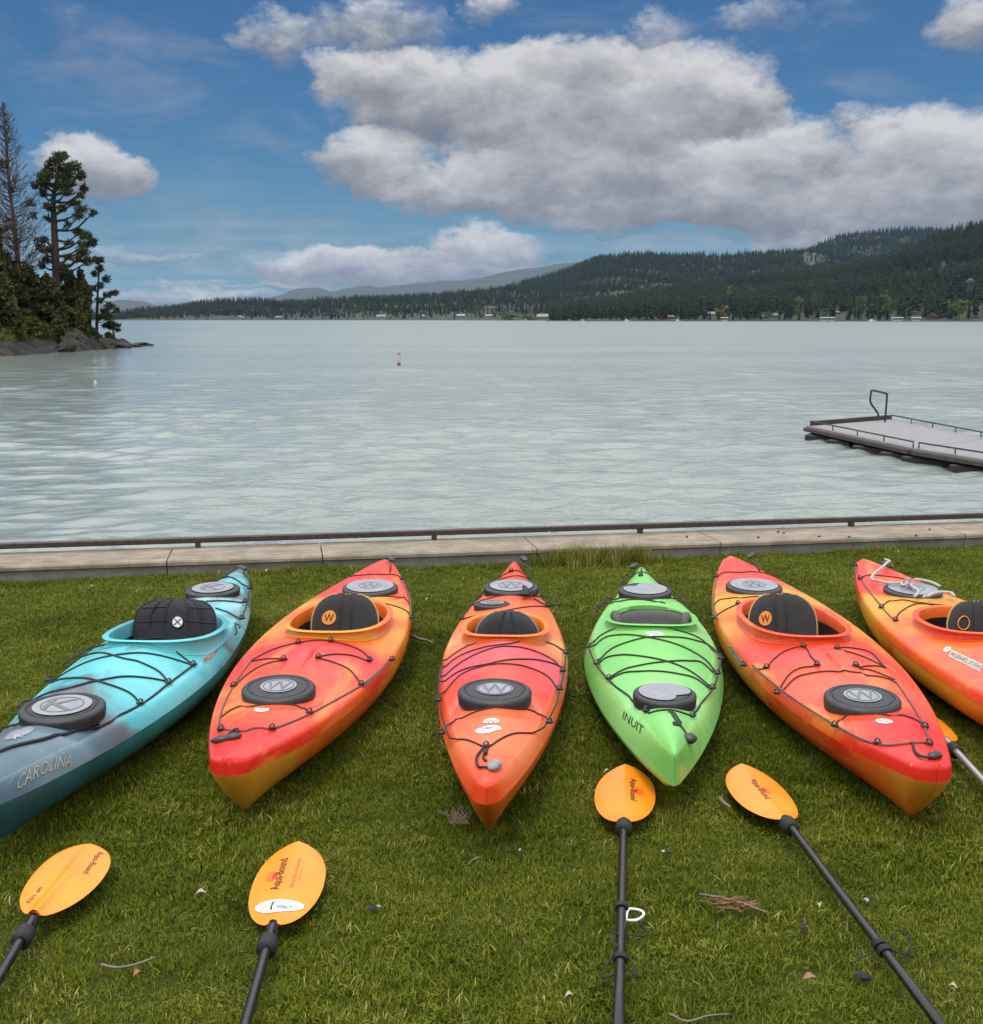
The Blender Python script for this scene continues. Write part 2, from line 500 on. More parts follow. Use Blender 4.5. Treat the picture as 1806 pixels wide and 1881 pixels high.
def blade(V, F, T, x, y, h, w, lean, az, tint, curl=.5):
    ca, sa = math.cos(az), math.sin(az)
    b = len(V)
    for k, (f, ww) in enumerate(((0, 1), (.45, .85), (.8, .5))):
        off = lean * f ** (1 + curl) * h; z = h * f * (1 - .28 * lean * f)
        for s in (-1, 1):
            V.append((x + ca * off - sa * s * w * ww, y + sa * off + ca * s * w * ww, z)); T.append(tint)
    off = lean * h; V.append((x + ca * off, y + sa * off, h * (1 - .34 * lean))); T.append(tint)
    F += [(b, b + 1, b + 3, b + 2), (b + 2, b + 3, b + 5, b + 4), (b + 4, b + 5, b + 6)]

def grass_clump(seed, nbl, rad, h0, h1, straw=.08, w0=.0013, w1=.0026, leanmax=1.15):
    r = np.random.default_rng(seed); V, F, T = [], [], []
    for i in range(nbl):
        a = r.uniform(0, 6.283); q = rad * math.sqrt(r.uniform())
        tint = r.uniform(.75, 1.1) + .25 if r.uniform() < straw else r.beta(2, 2.6)
        blade(V, F, T, q * math.cos(a), q * math.sin(a), r.uniform(h0, h1), r.uniform(w0, w1), r.uniform(.15, leanmax), r.uniform(0, 6.283), tint)
    return V, F, T

def clover(seed):
    r = np.random.default_rng(seed); V, F, T = [], [], []
    for i in range(7):
        x, y = r.normal(0, .022, 2); z = r.uniform(.016, .028); a0 = r.uniform(0, 6.28); s = r.uniform(.004, .0065); tt = r.uniform(.25, .6)
        for k in range(3):
            a = a0 + k * 2.09; c, sn = math.cos(a), math.sin(a); b = len(V)
            for (du, dv, dzz) in ((0, 0, 0), (.8, -.55, .15), (1.5, -.3, .2), (1.5, .3, .2), (.8, .55, .15)):
                V.append((x + s * (du * c - dv * sn), y + s * (du * sn + dv * c), z + s * dzz)); T.append(tt)
            F.append((b, b + 1, b + 2, b + 3, b + 4))
    return V, F, T

gp = []
for k in range(6):
    V, F, T = grass_clump(100 + k, 90, .07, .010, .028, .05 + .02 * (k % 3), .0009, .0020)
    gp.append(proto('grass_clump', V, F, M['grass'], T))
V, F, T = grass_clump(120, 26, .05, .022, .045, .25); gp.append(proto('grass_clump', V, F, M['grass'], T))
V, F, T = clover(5); gp.append(proto('clover_clump', V, F, M['grass'], T))
V, F, T = clover(6); gp.append(proto('clover_clump', V, F, M['grass'], T))

# where things press the grass down: paddle shafts and blades (ground line segments with a radius)
PADDLES = [  # blade tip px, blade throat px, far end of visible shaft px
    ((165, 1560), (62, 1688), (-40, 1862)), ((548, 1555), (501, 1703), (437, 1930)),
    ((1149, 1412), (1146, 1512), (1135, 1930)), ((1362, 1411), (1443, 1508), (1760, 1925)), ((1672, 1312), (1738, 1362), (1900, 1535))]
PRESS = []
for (a, b_, c) in PADDLES:
    A, B, C = at(*a, .05), at(*b_, .05), at(*c, .05)
    PRESS += [(A[:2], B[:2], .12), (B[:2], B[:2] + (C[:2] - B[:2]) / np.linalg.norm(C[:2] - B[:2]) * 1.5, .025)]
def pressed(P):
    k = np.zeros(len(P), bool)
    for (A, B, r) in PRESS:
        d = B - A; t = np.clip(((P - A) @ d) / (d @ d), 0, 1)
        k |= np.linalg.norm(P - A - t[:, None] * d, axis=1) < r
    return k

NG = 62000
Y = 1.2 + (10.4 - 1.2) * np.sqrt(rng.uniform(0.02, 1, NG)); X = rng.uniform(-1, 1, NG) * (0.50 * Y + 1.3)
P2 = np.stack((X, Y), 1)
P2 = P2[wall_dist(P2[:, 0], P2[:, 1]) < -0.03]
pr = pressed(P2)
n = len(P2)
idx = rng.integers(0, 6, n)
u_ = rng.uniform(0, 1, n)
patch = np.sin(P2[:, 0] * 2.1 + 1.0) * np.sin(P2[:, 1] * 2.7) + .6 * np.sin(P2[:, 0] * 5.3 + P2[:, 1] * 3.1)
idx[u_ < .05] = 6
cl = (u_ > .93 - .06 * (patch > .5)); idx[cl] = rng.integers(7, 9, cl.sum())
s = rng.uniform(.75, 1.2, n) * (1 + .16 * patch)
s3 = np.stack((np.maximum(s, .9), np.maximum(s, .9), s), 1)
s3[pr, 2] *= .35
near_wall = wall_dist(P2[:, 0], P2[:, 1]) > -.10
s3[near_wall, 2] *= 1.6
pts = np.stack((P2[:, 0], P2[:, 1], lawn_z(P2[:, 0], P2[:, 1]) - .014), 1)
rt = np.stack((rng.normal(0, .12, n), rng.normal(0, .12, n), rng.uniform(0, 6.283, n)), 1)
scatter('grass', pts, s3, rt, idx, gp, 'short mown olive green grass of the lawn', 'grass')

# seeding grass tuft left uncut at the foot of the wall
tp = []
for k in range(3):
    V, F, T = grass_clump(300 + k, 20, .05, .08, .22, .35, .0012, .0022, .7)
    tp.append(proto('tall_grass', V, F, M['grass'], T))
n = 110
px_ = np.concatenate((rng.normal(1065, 62, 70), rng.uniform(960, 1200, 40)))
tq = []
for q in px_:
    w = at(q, 1024, 0); s_ = (w[0] - W0[0]) * WD[0] + (w[1] - W0[1]) * WD[1]
    tq.append(wall_pt(s_, -abs(rng.normal(.06, .07)) - .01, -.014))
s = rng.uniform(.6, 1.1, n)
scatter('tall_grass_fringe', tq, np.stack((s, s, s), 1), np.stack((rng.normal(0, .15, n), rng.normal(0, .15, n), rng.uniform(0, 6.28, n)), 1),
        rng.integers(0, 3, n), tp, 'tall pale seeding grass uncut along the wall foot', 'grass')

# ------------------------------------------------------------------ concrete sea wall and rail
def mat_concrete(name, c0, c1, moss=.0):
    m, nt, b = new_mat(name)
    t = nt.nodes.new('ShaderNodeTexCoord'); o_ = t.outputs['Object']
    sp = nt.nodes.new('ShaderNodeSeparateXYZ'); nt.links.new(o_, sp.inputs[0])
    xs, ys, zs = (N(nt, sp.outputs[i]) for i in range(3))
    st = noise(nt, comb(nt, xs * 1.2, ys * 9.0, zs * 9.0), 2.2, 6.0, .65, .4); n2 = noise(nt, o_, 6.0, 6.0, .65); n3 = noise(nt, o_, 120.0, 3.0, .7)
    c = ramp(nt, st * .45 + n2 * .4 + n3 * .15, [(.36, c0), (.5, tuple((a + d) / 2 for a, d in zip(c0, c1))), (.62, c1)])
    if moss: c = mixc(nt, noise(nt, o_, 2.5, 5.0, .7).smooth(.5, .68) * moss, c, (.10, .115, .04))
    c = mixc(nt, n3.smooth(.64, .72) * .5, c, (.07, .06, .05))
    nt.links.new(c, b.inputs['Base Color']); b.inputs['Roughness'].default_value = .9
    bn = nt.nodes.new('ShaderNodeBump'); bn.inputs['Strength'].default_value = .5; bn.inputs['Distance'].default_value = .006
    nt.links.new((n3 * .5 + n2).s, bn.inputs['Height']); nt.links.new(bn.outputs[0], b.inputs['Normal'])
    return m
M['conc_top'] = mat_concrete('wall_coping_concrete', (.12, .098, .07), (.32, .268, .205), .5)
M['conc_face'] = mat_concrete('wall_face_concrete', (.10, .095, .08), (.20, .19, .165), .5)
M['rail'] = mat_plain('rail_brown_metal', (.050, .034, .028), .5, .2, .35, 25, .1)
wang = math.atan2(WD[1], WD[0])
wall = thing('sea_wall', 'low concrete sea wall between the lawn and the lake', 'wall', (W0[0], W0[1], 0), wang)
def wall_s(px, py): 
    w = at(px, py, WALL_Z); return (w[0] - W0[0]) * WD[0] + (w[1] - W0[1]) * WD[1]
cuts = [-21.0, -17, -13.2, -10.2, -7.4, -5.6, -4.3, wall_s(310, 1022), wall_s(590, 1008), wall_s(592, 1008) + 1.62, wall_s(1302, 985), wall_s(1302, 985) + 2.1, 6.4, 8.4, 10.8, 14.2, 18, 24]
WDEP = .56
for a, b_ in zip(cuts[:-1], cuts[1:]):
    g = .0045
    q = MB()
    prof = [(0, -.4), (0, .070), (-.014, .078), (-.014, .100), (-.002, WALL_Z), (WDEP, WALL_Z - .004), (WDEP, -2.2), (.1, -2.2)]
    ra = [(a + g, p[0], p[1]) for p in prof]; rb = [(b_ - g, p[0], p[1]) for p in prof]
    V, F = g_rings([ra, rb], True, True)
    q.add(V, F); 
    q.M = [1 if k in (0, 7, 6) else 0 for k in range(len(F))]
    q.build('wall_segment', None, wall, smooth=False, mats=[M['conc_top'], M['conc_face']])
rail = thing('railing', 'low dark brown metal rail along the top of the sea wall', 'railing', (W0[0], W0[1], 0), wang)
rz0, rz1 = WALL_Z + .034, WALL_Z + .078
RD = WDEP - .05
rail_cuts = [-21, -9.6, wall_s(1010, 985), 8.0, 24]
for a, b_ in zip(rail_cuts[:-1], rail_cuts[1:]):
    V, F = g_box(((a + b_) / 2, RD, (rz0 + rz1) / 2), (b_ - a - .006, .05, rz1 - rz0), bev=.006)
    MB().add(V, F).build('rail_bar', M['rail'], rail, smooth=False)
ps = [wall_s(363, 1007), wall_s(800, 994), wall_s(1183, 983), wall_s(1574, 970)]
dps = (ps[3] - ps[0]) / 3
ps = [ps[0] - dps * k for k in (8, 7, 6, 5, 4, 3, 2, 1)] + ps + [ps[3] + dps * k for k in range(1, 9)]
for s_ in ps:
    q = MB(); q.add(*g_box((s_, RD, (WALL_Z + rz0) / 2 + .002), (.04, .042, rz0 - WALL_Z + .006)))
    q.build('rail_post', M['rail'], rail, smooth=False)

# ------------------------------------------------------------------ lake
def wave_field(X, Y):
    r = np.random.default_rng(11); z = np.zeros_like(X); dist = np.hypot(X, Y)
    ph = .9 * np.sin(X * .31 + Y * .17) + .7 * np.sin(X * .15 - Y * .23 + 1) + .5 * np.sin(X * .6 + Y * .5 + 2)
    NW = 64
    for k in range(NW):
        lam = 0.28 * (8.0 ** ((k + r.uniform()) / NW)); kk = 2 * math.pi / lam
        ang = math.radians(r.normal(-84, 20)); cx, cy = math.cos(ang), math.sin(ang)
        A = .046 * (1.25 if .35 < lam < 1.0 else .8) / kk
        p_ = r.uniform(0, 6.28)
        f1, f2_, f3_, f4_ = r.uniform(.1, .9), r.uniform(.1, .6), r.uniform(.1, .9), r.uniform(.1, .6)
        env = np.clip(.35 + .8 * np.sin(X * f1 + Y * f2_ + r.uniform(0, 6.28)) * np.sin(X * f3_ - Y * f4_ + r.uniform(0, 6.28)), 0, 1.2)
        att = np.clip((lam * 62.0 - dist) / (lam * 30.0), 0, 1)
        a_ = kk * (cx * X + cy * Y) + p_ + ph * 1.6
        z += A * env * att * 1.35 * (2.0 * ((1 + np.sin(a_)) * .5) ** 1.7 - .8)
    return z * (1 - .35 * np.clip((-.22 - X / Y) / .11, 0, 1))
R = [7.4]
while R[-1] < 95: R.append(R[-1] * 1.0034)
while R[-1] < 9000: R.append(R[-1] * 1.05)
R = np.array(R); TA = np.linspace(math.radians(-44), math.radians(44), 470)
RR, AA = np.meshgrid(R, TA, indexing='ij')
WX, WY = RR * np.sin(AA), RR * np.cos(AA)
WZ = ZW + wave_field(WX, WY)
me = bpy.data.meshes.new('water')
nr_, nc_ = RR.shape
co = np.stack((WX, WY, WZ), -1).reshape(-1, 3)
ii = (np.arange(nr_ - 1)[:, None] * nc_ + np.arange(nc_ - 1)[None]).ravel()
quads = np.stack((ii, ii + nc_, ii + nc_ + 1, ii + 1), 1)
me.vertices.add(len(co)); me.vertices.foreach_set('co', co.astype(np.float32).ravel())
me.loops.add(quads.size); me.loops.foreach_set('vertex_index', quads.astype(np.int32).ravel())
me.polygons.add(len(quads)); me.polygons.foreach_set('loop_start', np.arange(0, quads.size, 4, dtype=np.int32))
me.polygons.foreach_set('use_smooth', np.ones(len(quads), bool))
me.update(calc_edges=True)
m, nt, b = new_mat('lake_water')
geo = nt.nodes.new('ShaderNodeNewGeometry')
sp = nt.nodes.new('ShaderNodeSeparateXYZ'); nt.links.new(geo.outputs['Position'], sp.inputs[0])
xs, ys = N(nt, sp.outputs[0]), N(nt, sp.outputs[1])
wv = comb(nt, xs * .55, ys, 0.0)
# fine wind ripples: relief for those the mesh does not carry, roughness for the ones too small to see
h = noise(nt, wv, 2.4, 3.0, .6, .5) * .060 + noise(nt, wv, 7.0, 3.0, .65, .4) * .034 + noise(nt, wv, 19.0, 2.0, .6, .3) * .012
bn = nt.nodes.new('ShaderNodeBump'); bn.inputs['Strength'].default_value = 1.0; bn.inputs['Distance'].default_value = 1.0
# the point shelters the water in its lee: calmer there
lee = (xs / ys).smooth(-.22, -.33)
nt.links.new((h * (1.0 - lee * .6)).s, bn.inputs['Height']); nt.links.new(bn.outputs[0], b.inputs['Normal'])
wc = noise(nt, comb(nt, xs * .02, ys * .06, 1.0), 1.0, 3.0)
nt.links.new(mixc(nt, wc.lin(.35, .65), (.18, .214, .194), (.215, .25, .226)), b.inputs['Base Color'])
nt.links.new((ys.smooth(18.0, 130.0).lin(0.0, 1.0, .11, .29) * (1.0 - lee * .72)).s, b.inputs['Roughness']); b.inputs['IOR'].default_value = 1.333
me.materials.append(m)
water = bpy.data.objects.new('water', me); COL.objects.link(water); tag(water, kind='structure')

# ------------------------------------------------------------------ far hills
def spl(x, pts):
    X_ = np.array([p[0] for p in pts], float); Y_ = np.array([p[1] for p in pts], float)
    x = np.asarray(x, float)
    i = np.clip(np.searchsorted(X_, x) - 1, 0, len(X_) - 2)
    d = np.diff(Y_) / np.diff(X_)
    mm = np.concatenate(([d[0]], np.where(d[:-1] * d[1:] > 0, 2 * d[:-1] * d[1:] / (d[:-1] + d[1:] + 1e-12), 0), [d[-1]]))
    h_ = X_[i + 1] - X_[i]; t_ = np.clip((x - X_[i]) / h_, 0, 1)
    return ((2 * t_ ** 3 - 3 * t_ ** 2 + 1) * Y_[i] + (t_ ** 3 - 2 * t_ ** 2 + t_) * h_ * mm[i] + (-2 * t_ ** 3 + 3 * t_ ** 2) * Y_[i + 1] + (t_ ** 3 - t_ ** 2) * h_ * mm[i + 1])

def px_az(px): return math.atan2((px - IMW / 2) / FPX, 1.0)   # azimuth of a photo column at the horizon, roughly
def az_of(px): return np.arctan((np.asarray(px, float) - IMW / 2) / FPX / (cT + .0))

class Hill:
    def __init__(s, prof, ds, dr, tree, pw=1.25, bump=.06, seed=0):
        s.prof, s.ds, s.dr, s.tree, s.pw, s.bump, s.seed = prof, ds, dr, tree, pw, bump, seed
        s.p0, s.p1 = prof[0][0], prof[-1][0]
    def shore(s, px): return spl(px, s.ds) if isinstance(s.ds, list) else np.full(np.shape(px), float(s.ds))
    def z(s, px, r):
        px = np.asarray(px, float); r = np.asarray(r, float)
        py = spl(px, s.prof); dr = s.dr
        zr = CAMH + (YH - py) / FPX * dr * 1.0 / cT - s.tree * .8 - ZW
        zr = np.maximum(zr, 2.0)
        ds = s.shore(px)
        q = np.clip((r - ds) / (dr - ds), 0, None)
        up = np.where(q <= 1, np.clip(q, 0, 1) ** s.pw, 1 - .9 * np.clip(q - 1, 0, 1) ** 1.5)
        a = az_of(px); wx_, wy_ = r * np.sin(a), r * np.cos(a)
        b_ = (np.sin(wx_ * .011 + s.seed) * np.cos(wy_ * .009 + s.seed * 2) + .5 * np.sin(wx_ * .027 + wy_ * .021 + s.seed)) * s.bump * zr * np.clip(q, 0, 1) * (1.2 - np.clip(q, 0, 1))
        return ZW + .6 * np.clip(q * 60, -1, 1) + up * zr * (1 - 0) + b_
    def xyz(s, px, r):
        a = az_of(px); return np.stack((r * np.sin(a), r * np.cos(a), s.z(px, r)), -1)
    def build(s, name, mat, na=150, nr=34):
        px = np.linspace(s.p0, s.p1, na); rows = []
        for f in np.concatenate((np.linspace(-.01, 1, nr), np.linspace(1.05, 1.35, 6))):
            ds = s.shore(px); r = ds + (s.dr - ds) * f
            rows.append(s.xyz(px, r))
        o = mk(name, *g_grid(rows), mat); return tag(o, kind='structure')

def mat_hill(name, c0, c1, sc=.02):
    m, nt, b = new_mat(name)
    geo = nt.nodes.new('ShaderNodeNewGeometry')
    n1 = noise(nt, geo.outputs['Position'], sc, 6.0, .65); n2 = noise(nt, geo.outputs['Position'], sc * 9, 4.0, .6)
    nt.links.new(ramp(nt, n1 * .6 + n2 * .4, [(.35, c0), (.65, c1)]), b.inputs['Base Color']); b.inputs['Roughness'].default_value = .95
    return m
M['hill_near'] = mat_hill('forest_floor', (.013, .018, .009), (.032, .040, .017))
M['hill_mid'] = mat_hill('hill_meadow', (.018, .027, .013), (.046, .058, .025), .012)
M['hill_far'] = mat_hill('far_ridge_forest', (.014, .022, .016), (.034, .046, .028), .004)

hillA = Hill([(-500, 572), (-100, 572), (200, 580), (230, 574), (260, 566), (340, 556), (400, 549), (480, 547), (560, 546), (640, 541), (720, 540), (800, 534), (860, 530), (930, 524), (1000, 524), (1060, 540), (1120, 570)],
             [(-500, 1900), (200, 2000), (700, 1900), (960, 1680), (1120, 1650)], 2700, 18, 1.0, .05, 1.0)
hillB = Hill([(820, 545), (860, 534), (900, 529), (950, 517), (1000, 503), (1050, 487), (1100, 470), (1170, 464), (1240, 467), (1300, 465), (1400, 464), (1460, 462), (1520, 468), (1600, 480), (1700, 490)],
             1800, 3300, 20, 1.2, .08, 2.2)
hillC = Hill([(1400, 490), (1440, 472), (1480, 455), (1520, 438), (1560, 433), (1620, 431), (1680, 430), (1720, 436), (1806, 440), (1900, 452), (2100, 470)], 3000, 4300, 24, 1.0, .04, 3.1)
hillD = Hill([(1000, 584), (1015, 572), (1060, 552), (1120, 540), (1200, 525), (1300, 515), (1400, 503), (1480, 492), (1560, 476), (1640, 456), (1720, 430), (1760, 421), (1806, 415), (1900, 404), (2000, 396), (2300, 390)],
             [(1000, 1230), (1100, 1180), (1500, 1170), (1806, 1150), (2300, 1120)], 1950, 24, 1.15, .08, 4.0)
hillE = Hill([(100, 585), (160, 575), (205, 561), (240, 552), (275, 554), (310, 563), (360, 580), (400, 585)], 7000, 9000, 10, .9, .05, 5.0)
hillF = Hill([(460, 582), (500, 550), (530, 541), (560, 531), (590, 530), (620, 536), (645, 530), (685, 526), (700, 529), (750, 523), (800, 519), (850, 516), (900, 508), (940, 500), (1000, 491), (1040, 486), (1100, 489), (1160, 500)], 7600, 10500, 10, .9, .05, 6.0)
hillA.build('left_shore_terrain', M['hill_near']); hillB.build('hill_terrain', M['hill_mid'])
hillC.build('back_hill_terrain', M['hill_near']); hillD.build('right_shore_terrain', M['hill_near'])
for hh in (hillE, hillF): hh.build('far_ridge', M['hill_far'], 220, 26)

def conifer_mesh(seed, nw=13, nb=7, trunk=True, wid=.17):
    """unit-height conifer: thin trunk and whorls of drooping boughs"""
    r = np.random.default_rng(seed); V, F = [], []
    if trunk:
        V += [(.012 * math.cos(k * 2.1), .012 * math.sin(k * 2.1), 0) for k in range(3)] + [(0, 0, .97)]
        F += [(0, 1, 3), (1, 2, 3), (2, 0, 3)]
    z0 = r.uniform(.04, .16)
    for i in range(nw):
        f = i / (nw - 1); z = z0 + (1 - z0) * (f ** .92) * .985
        R_ = wid * (1 - f) ** .64 * r.uniform(.75, 1.15) + .008
        a0 = r.uniform(0, 6.28)
        for k in range(nb):
            a = a0 + 6.283 * k / nb + r.normal(0, .18); L = R_ * r.uniform(.6, 1.2); w = L * .42 + .006
            c, sn = math.cos(a), math.sin(a); b = len(V)
            zz = z + r.normal(0, .012)
            V += [(0, 0, zz + L * .30), (c * L * .55 - sn * w, sn * L * .55 + c * w, zz - .01), (c * L, sn * L, zz - L * .28), (c * L * .55 + sn * w, sn * L * .55 - c * w, zz - .01)]
            F += [(b, b + 1, b + 2), (b, b + 2, b + 3)]
    return V, F

def mat_foliage(name, stops, sc=.9, rough=.8, rnd=.5):
    m, nt, b = new_mat(name)
    oi = nt.nodes.new('ShaderNodeObjectInfo'); geo = nt.nodes.new('ShaderNodeNewGeometry')
    f = N(nt, oi.outputs['Random']) * rnd + noise(nt, geo.outputs['Position'], sc, 3.0) * (1.15 - rnd) + N(nt, geo.outputs['Random Per Island']) * .25 - .2
    nt.links.new(ramp(nt, f, stops), b.inputs['Base Color'])
    b.inputs['Roughness'].default_value = rough; b.inputs['Specular IOR Level'].default_value = .2
    return m
M['conifer'] = mat_foliage('conifer_needles', [(0, (.009, .019, .010)), (.5, (.018, .034, .016)), (.85, (.034, .048, .018)), (1, (.055, .056, .022))], .05)
cps = [proto('conifer', *conifer_mesh(50 + k, 12, 6, True, .15 + .02 * (k % 3)), M['conifer']) for k in range(5)]

HOUSES = []   # columns kept open in front of houses: (px, half width px, r)
def find_r(hill, px, py):
    rs = np.linspace(float(hill.shore(px)) + 2, hill.dr, 600); z = hill.z(np.full(600, px), rs)
    yy = YH - (z - CAMH) / rs * FPX / 1.0 * cT
    k = int(np.argmin(np.abs(yy - py))); return float(rs[k])
HOUSE_SPEC = [  # hill, px, base py, width px, wall colour, roof colour, label
    (hillD, 1299, 558, 15, (.62, .62, .60), (.55, .56, .56), 'white gabled house high in the trees on the far right shore'),
    (hillD, 1336, 556, 17, (.60, .59, .57), (.62, .62, .62), 'long low white house right of the gabled one uphill'),
    (hillD, 1297, 581, 16, (.50, .48, .42), (.42, .50, .44), 'pale green roofed house beside the yellowish willow by the shore'),
    (hillD, 1406, 584, 17, (.40, .42, .45), (.32, .34, .36), 'grey gabled lake house behind a round bush'),
    (hillD, 1692, 586, 17, (.16, .07, .045), (.12, .06, .045), 'red brown cabin by the shore at the right'),
    (hillD, 1223, 586, 13, (.36, .19, .13), (.28, .15, .11), 'pinkish brown cabin on the far shore'),
    (hillD, 1520, 578, 9, (.25, .22, .19), (.40, .36, .32), 'small hut with a tan roof above the boat canopies'),
    (hillD, 1757, 531, 20, (.20, .19, .16), (.34, .33, .30), 'long grey roofed house high in the dark trees at right'),
    (hillA, 1026, 579, 12, (.55, .56, .56), (.62, .63, .64), 'white roofed house left of the tall dark shore trees'),
    (hillA, 995, 587, 20, (.40, .34, .28), (.50, .48, .44), 'long tan boathouse at the water on the far shore'),
    (hillA, 905, 569, 8, (.55, .56, .57), (.62, .63, .64), 'small white house alone on the green slope'),
    (hillA, 899, 583, 11, (.50, .51, .50), (.58, .59, .58), 'pale house among bushes right of the far village'),
    (hillA, 848, 584, 14, (.48, .49, .50), (.55, .56, .58), 'grey white house with a wide roof on the far shore'),
    (hillA, 782, 584, 10, (.45, .46, .47), (.60, .61, .62), 'little white roofed house between dark conifers on the far shore'),
    (hillA, 706, 586, 16, (.55, .54, .52), (.40, .40, .41), 'cream two gabled house on the distant left shore'),
    (hillA, 521, 586, 11, (.42, .37, .32), (.34, .31, .28), 'small brown house on the distant left shore'),
    (hillA, 452, 587, 13, (.56, .55, .52), (.44, .44, .45), 'pale house at the water, leftmost on the distant shore')]
M['house_window'] = mat_plain('house_window_glass', (.03, .035, .04), .15)
HM = {}
def cmat(c, rough=.8):
    k = (tuple(c), rough)
    if k not in HM: HM[k] = mat_plain('painted_boards', c, rough, var=.08, scale=1.5)
    return HM[k]
for i, (hill, px, py, wpx, wc_, rc_, lab) in enumerate(HOUSE_SPEC):
    r = find_r(hill, px, py); p = hill.xyz(px, r); w = wpx / FPX * r; d_ = w * .7; hh_ = max(2.6, w * .30)
    HOUSES.append((px, wpx * .62, r))
    a = float(az_of(px))
    wc_ = tuple(k * .38 for k in wc_); rc_ = tuple(k * .38 for k in rc_)
    ho = thing('lake_house', lab, 'house', (p[0], p[1], p[2] - .4), -a + math.radians([12, -20, 8, 25, -12][i % 5]), 'houses on the far shore')
    q = MB(); q.add(*g_box((0, 0, hh_ / 2), (w, d_, hh_)))
    q.build('wall', cmat(wc_), ho, smooth=False)
    rh = w * .24; ov = .5; q = MB()
    if i % 3 != 1:
        x_, y_ = w / 2 + ov, d_ / 2 + ov
        V = [(-x_, -y_, hh_ - .1), (x_, -y_, hh_ - .1), (x_, y_, hh_ - .1), (-x_, y_, hh_ - .1), (-x_, 0, hh_ + rh), (x_, 0, hh_ + rh)]
        F = [(0, 1, 5, 4), (2, 3, 4, 5), (0, 4, 3), (1, 2, 5), (0, 3, 2, 1)]
    else:
        x_, y_ = w / 2 + ov, d_ / 2 + ov
        V = [(-x_, -y_, hh_ - .1), (x_, -y_, hh_ - .1), (x_, y_, hh_ - .1), (-x_, y_, hh_ - .1), (0, -y_, hh_ + rh * 1.4), (0, y_, hh_ + rh * 1.4)]
        F = [(0, 4, 5, 3), (1, 2, 5, 4), (0, 1, 4), (2, 3, 5), (0, 3, 2, 1)]
    q.add(V, F); q.build('roof', cmat(rc_, .6), ho, smooth=False)
    for k in range(3):
        q = MB(); q.add(*g_box(((k - 1) * w * .3, -d_ / 2 - .03, hh_ * .55), (w * .14, .08, hh_ * .34)))
        q.build('window', M['house_window'], ho, smooth=False)

def forest_pts(hill, n, p0, p1, f0, f1, hmin, hmax, clear=()):
    out = []
    px = rng.uniform(p0, p1, n * 2); ds = hill.shore(px); r = ds + (hill.dr - ds) * np.sqrt(rng.uniform(max(f0, 0), 1, n * 2) ** 1.0) * f1
    a = az_of(px); x_, y_ = r * np.sin(a), r * np.cos(a)
    dens = np.sin(x_ * .013 + 1) * np.cos(y_ * .011) + .6 * np.sin(x_ * .04 + y_ * .03)
    keep = dens + rng.normal(0, .8, n * 2) > -1.1
    for (hp, hw, hr) in HOUSES: keep &= ~((np.abs(px - hp) < hw * .8) & (r < hr + 6) & (r > hr - 70))
    for (c0, c1, g0, g1) in clear: keep &= ~(((((px - (c0 + c1) / 2) / (c1 - c0) * 2 + .25 * np.sin(r * .05)) ** 2 + ((r - (g0 + g1) / 2) / (g1 - g0) * 2) ** 2) < 1) & (rng.uniform(0, 1, n * 2) < .88))
    px, r = px[keep][:n], r[keep][:n]
    P = hill.xyz(px, r); h_ = rng.uniform(hmin, hmax, len(P)) * (1 + .25 * np.clip(np.sin(P[:, 0] * .02) * np.cos(P[:, 1] * .017), -1, 1))
    P[:, 2] -= .5
    return P, h_
PP, HH = [], []
for args in ((hillA, 9000, -500, 1120, .0, 1.02, 9, 15, [(985, 1035, 0, 1790), (880, 985, 0, 1720), (1455, 1500, 0, 9999)]),
             (hillB, 14000, 830, 1700, .03, 1.0, 10, 17, [(1452, 1502, 2900, 3400), (1270, 1350, 3150, 3400)]),
             (hillC, 7000, 1420, 2100, .2, 1.0, 13, 21, []),
             (hillA, 2500, -200, 1060, .0, .42, 4, 9, []),
             (hillD, 11000, 1010, 2300, .02, 1.0, 13, 21, [])):
    P, h_ = forest_pts(*args[:8], clear=args[8]); PP.append(P); HH.append(h_)
P = np.concatenate(PP); h_ = np.concatenate(HH); n = len(P)
wd = rng.uniform(1.05, 1.7, n)
scatter('forest', P, np.stack((h_ * wd, h_ * wd, h_), 1), np.stack((rng.normal(0, .03, n), rng.normal(0, .03, n), rng.uniform(0, 6.28, n)), 1),
        rng.integers(0, 5, n), cps, 'dense dark conifer forest covering the far hills', 'forest')

# the conifers one can tell apart along the nearer right shore
M['bark'] = mat_plain('bark', (.075, .05, .036), .9, var=.35, scale=3, bump=.4)
cm = []
for k in range(4):
    V, F = conifer_mesh(80 + k, 15, 7, False, .15 + .015 * k)
    tv, tf = g_tube([(0, 0, 0), (0, 0, .5), (0, 0, .96)], .011, 4, taper=(1, .15))
    cm.append((proto('crown', V, F, M['conifer']), proto('trunk', tv, tf, M['bark'])))
made = 0
while made < 285:
    px = rng.uniform(1008, 1830); ds = float(hillD.shore(px)); r = ds + 8 + abs(rng.normal(0, 1)) * 75
    if any(abs(px - hp) < hw * .8 and hr - 70 < r < hr + 6 for (hp, hw, hr) in HOUSES): continue
    p = hillD.xyz(px, r); H_ = rng.uniform(11, 24) * (1.0 if px > 1040 else .8)
    if r < ds + 22: H_ *= .7
    o = thing('shore_conifer', 'dark conifer standing along the far right shore', 'tree', (p[0], p[1], p[2] - .4), rng.uniform(0, 6.28), 'conifers along the far right shore')
    c_, t_ = cm[made % 4]
    for (nm, d_) in (('crown', c_), ('trunk', t_)):
        ob = bpy.data.objects.new(nm, d_); COL.objects.link(ob); ob.parent = o
    wd_ = rng.uniform(.9, 1.25); o.scale = (H_ * wd_, H_ * wd_, H_)
    made += 1

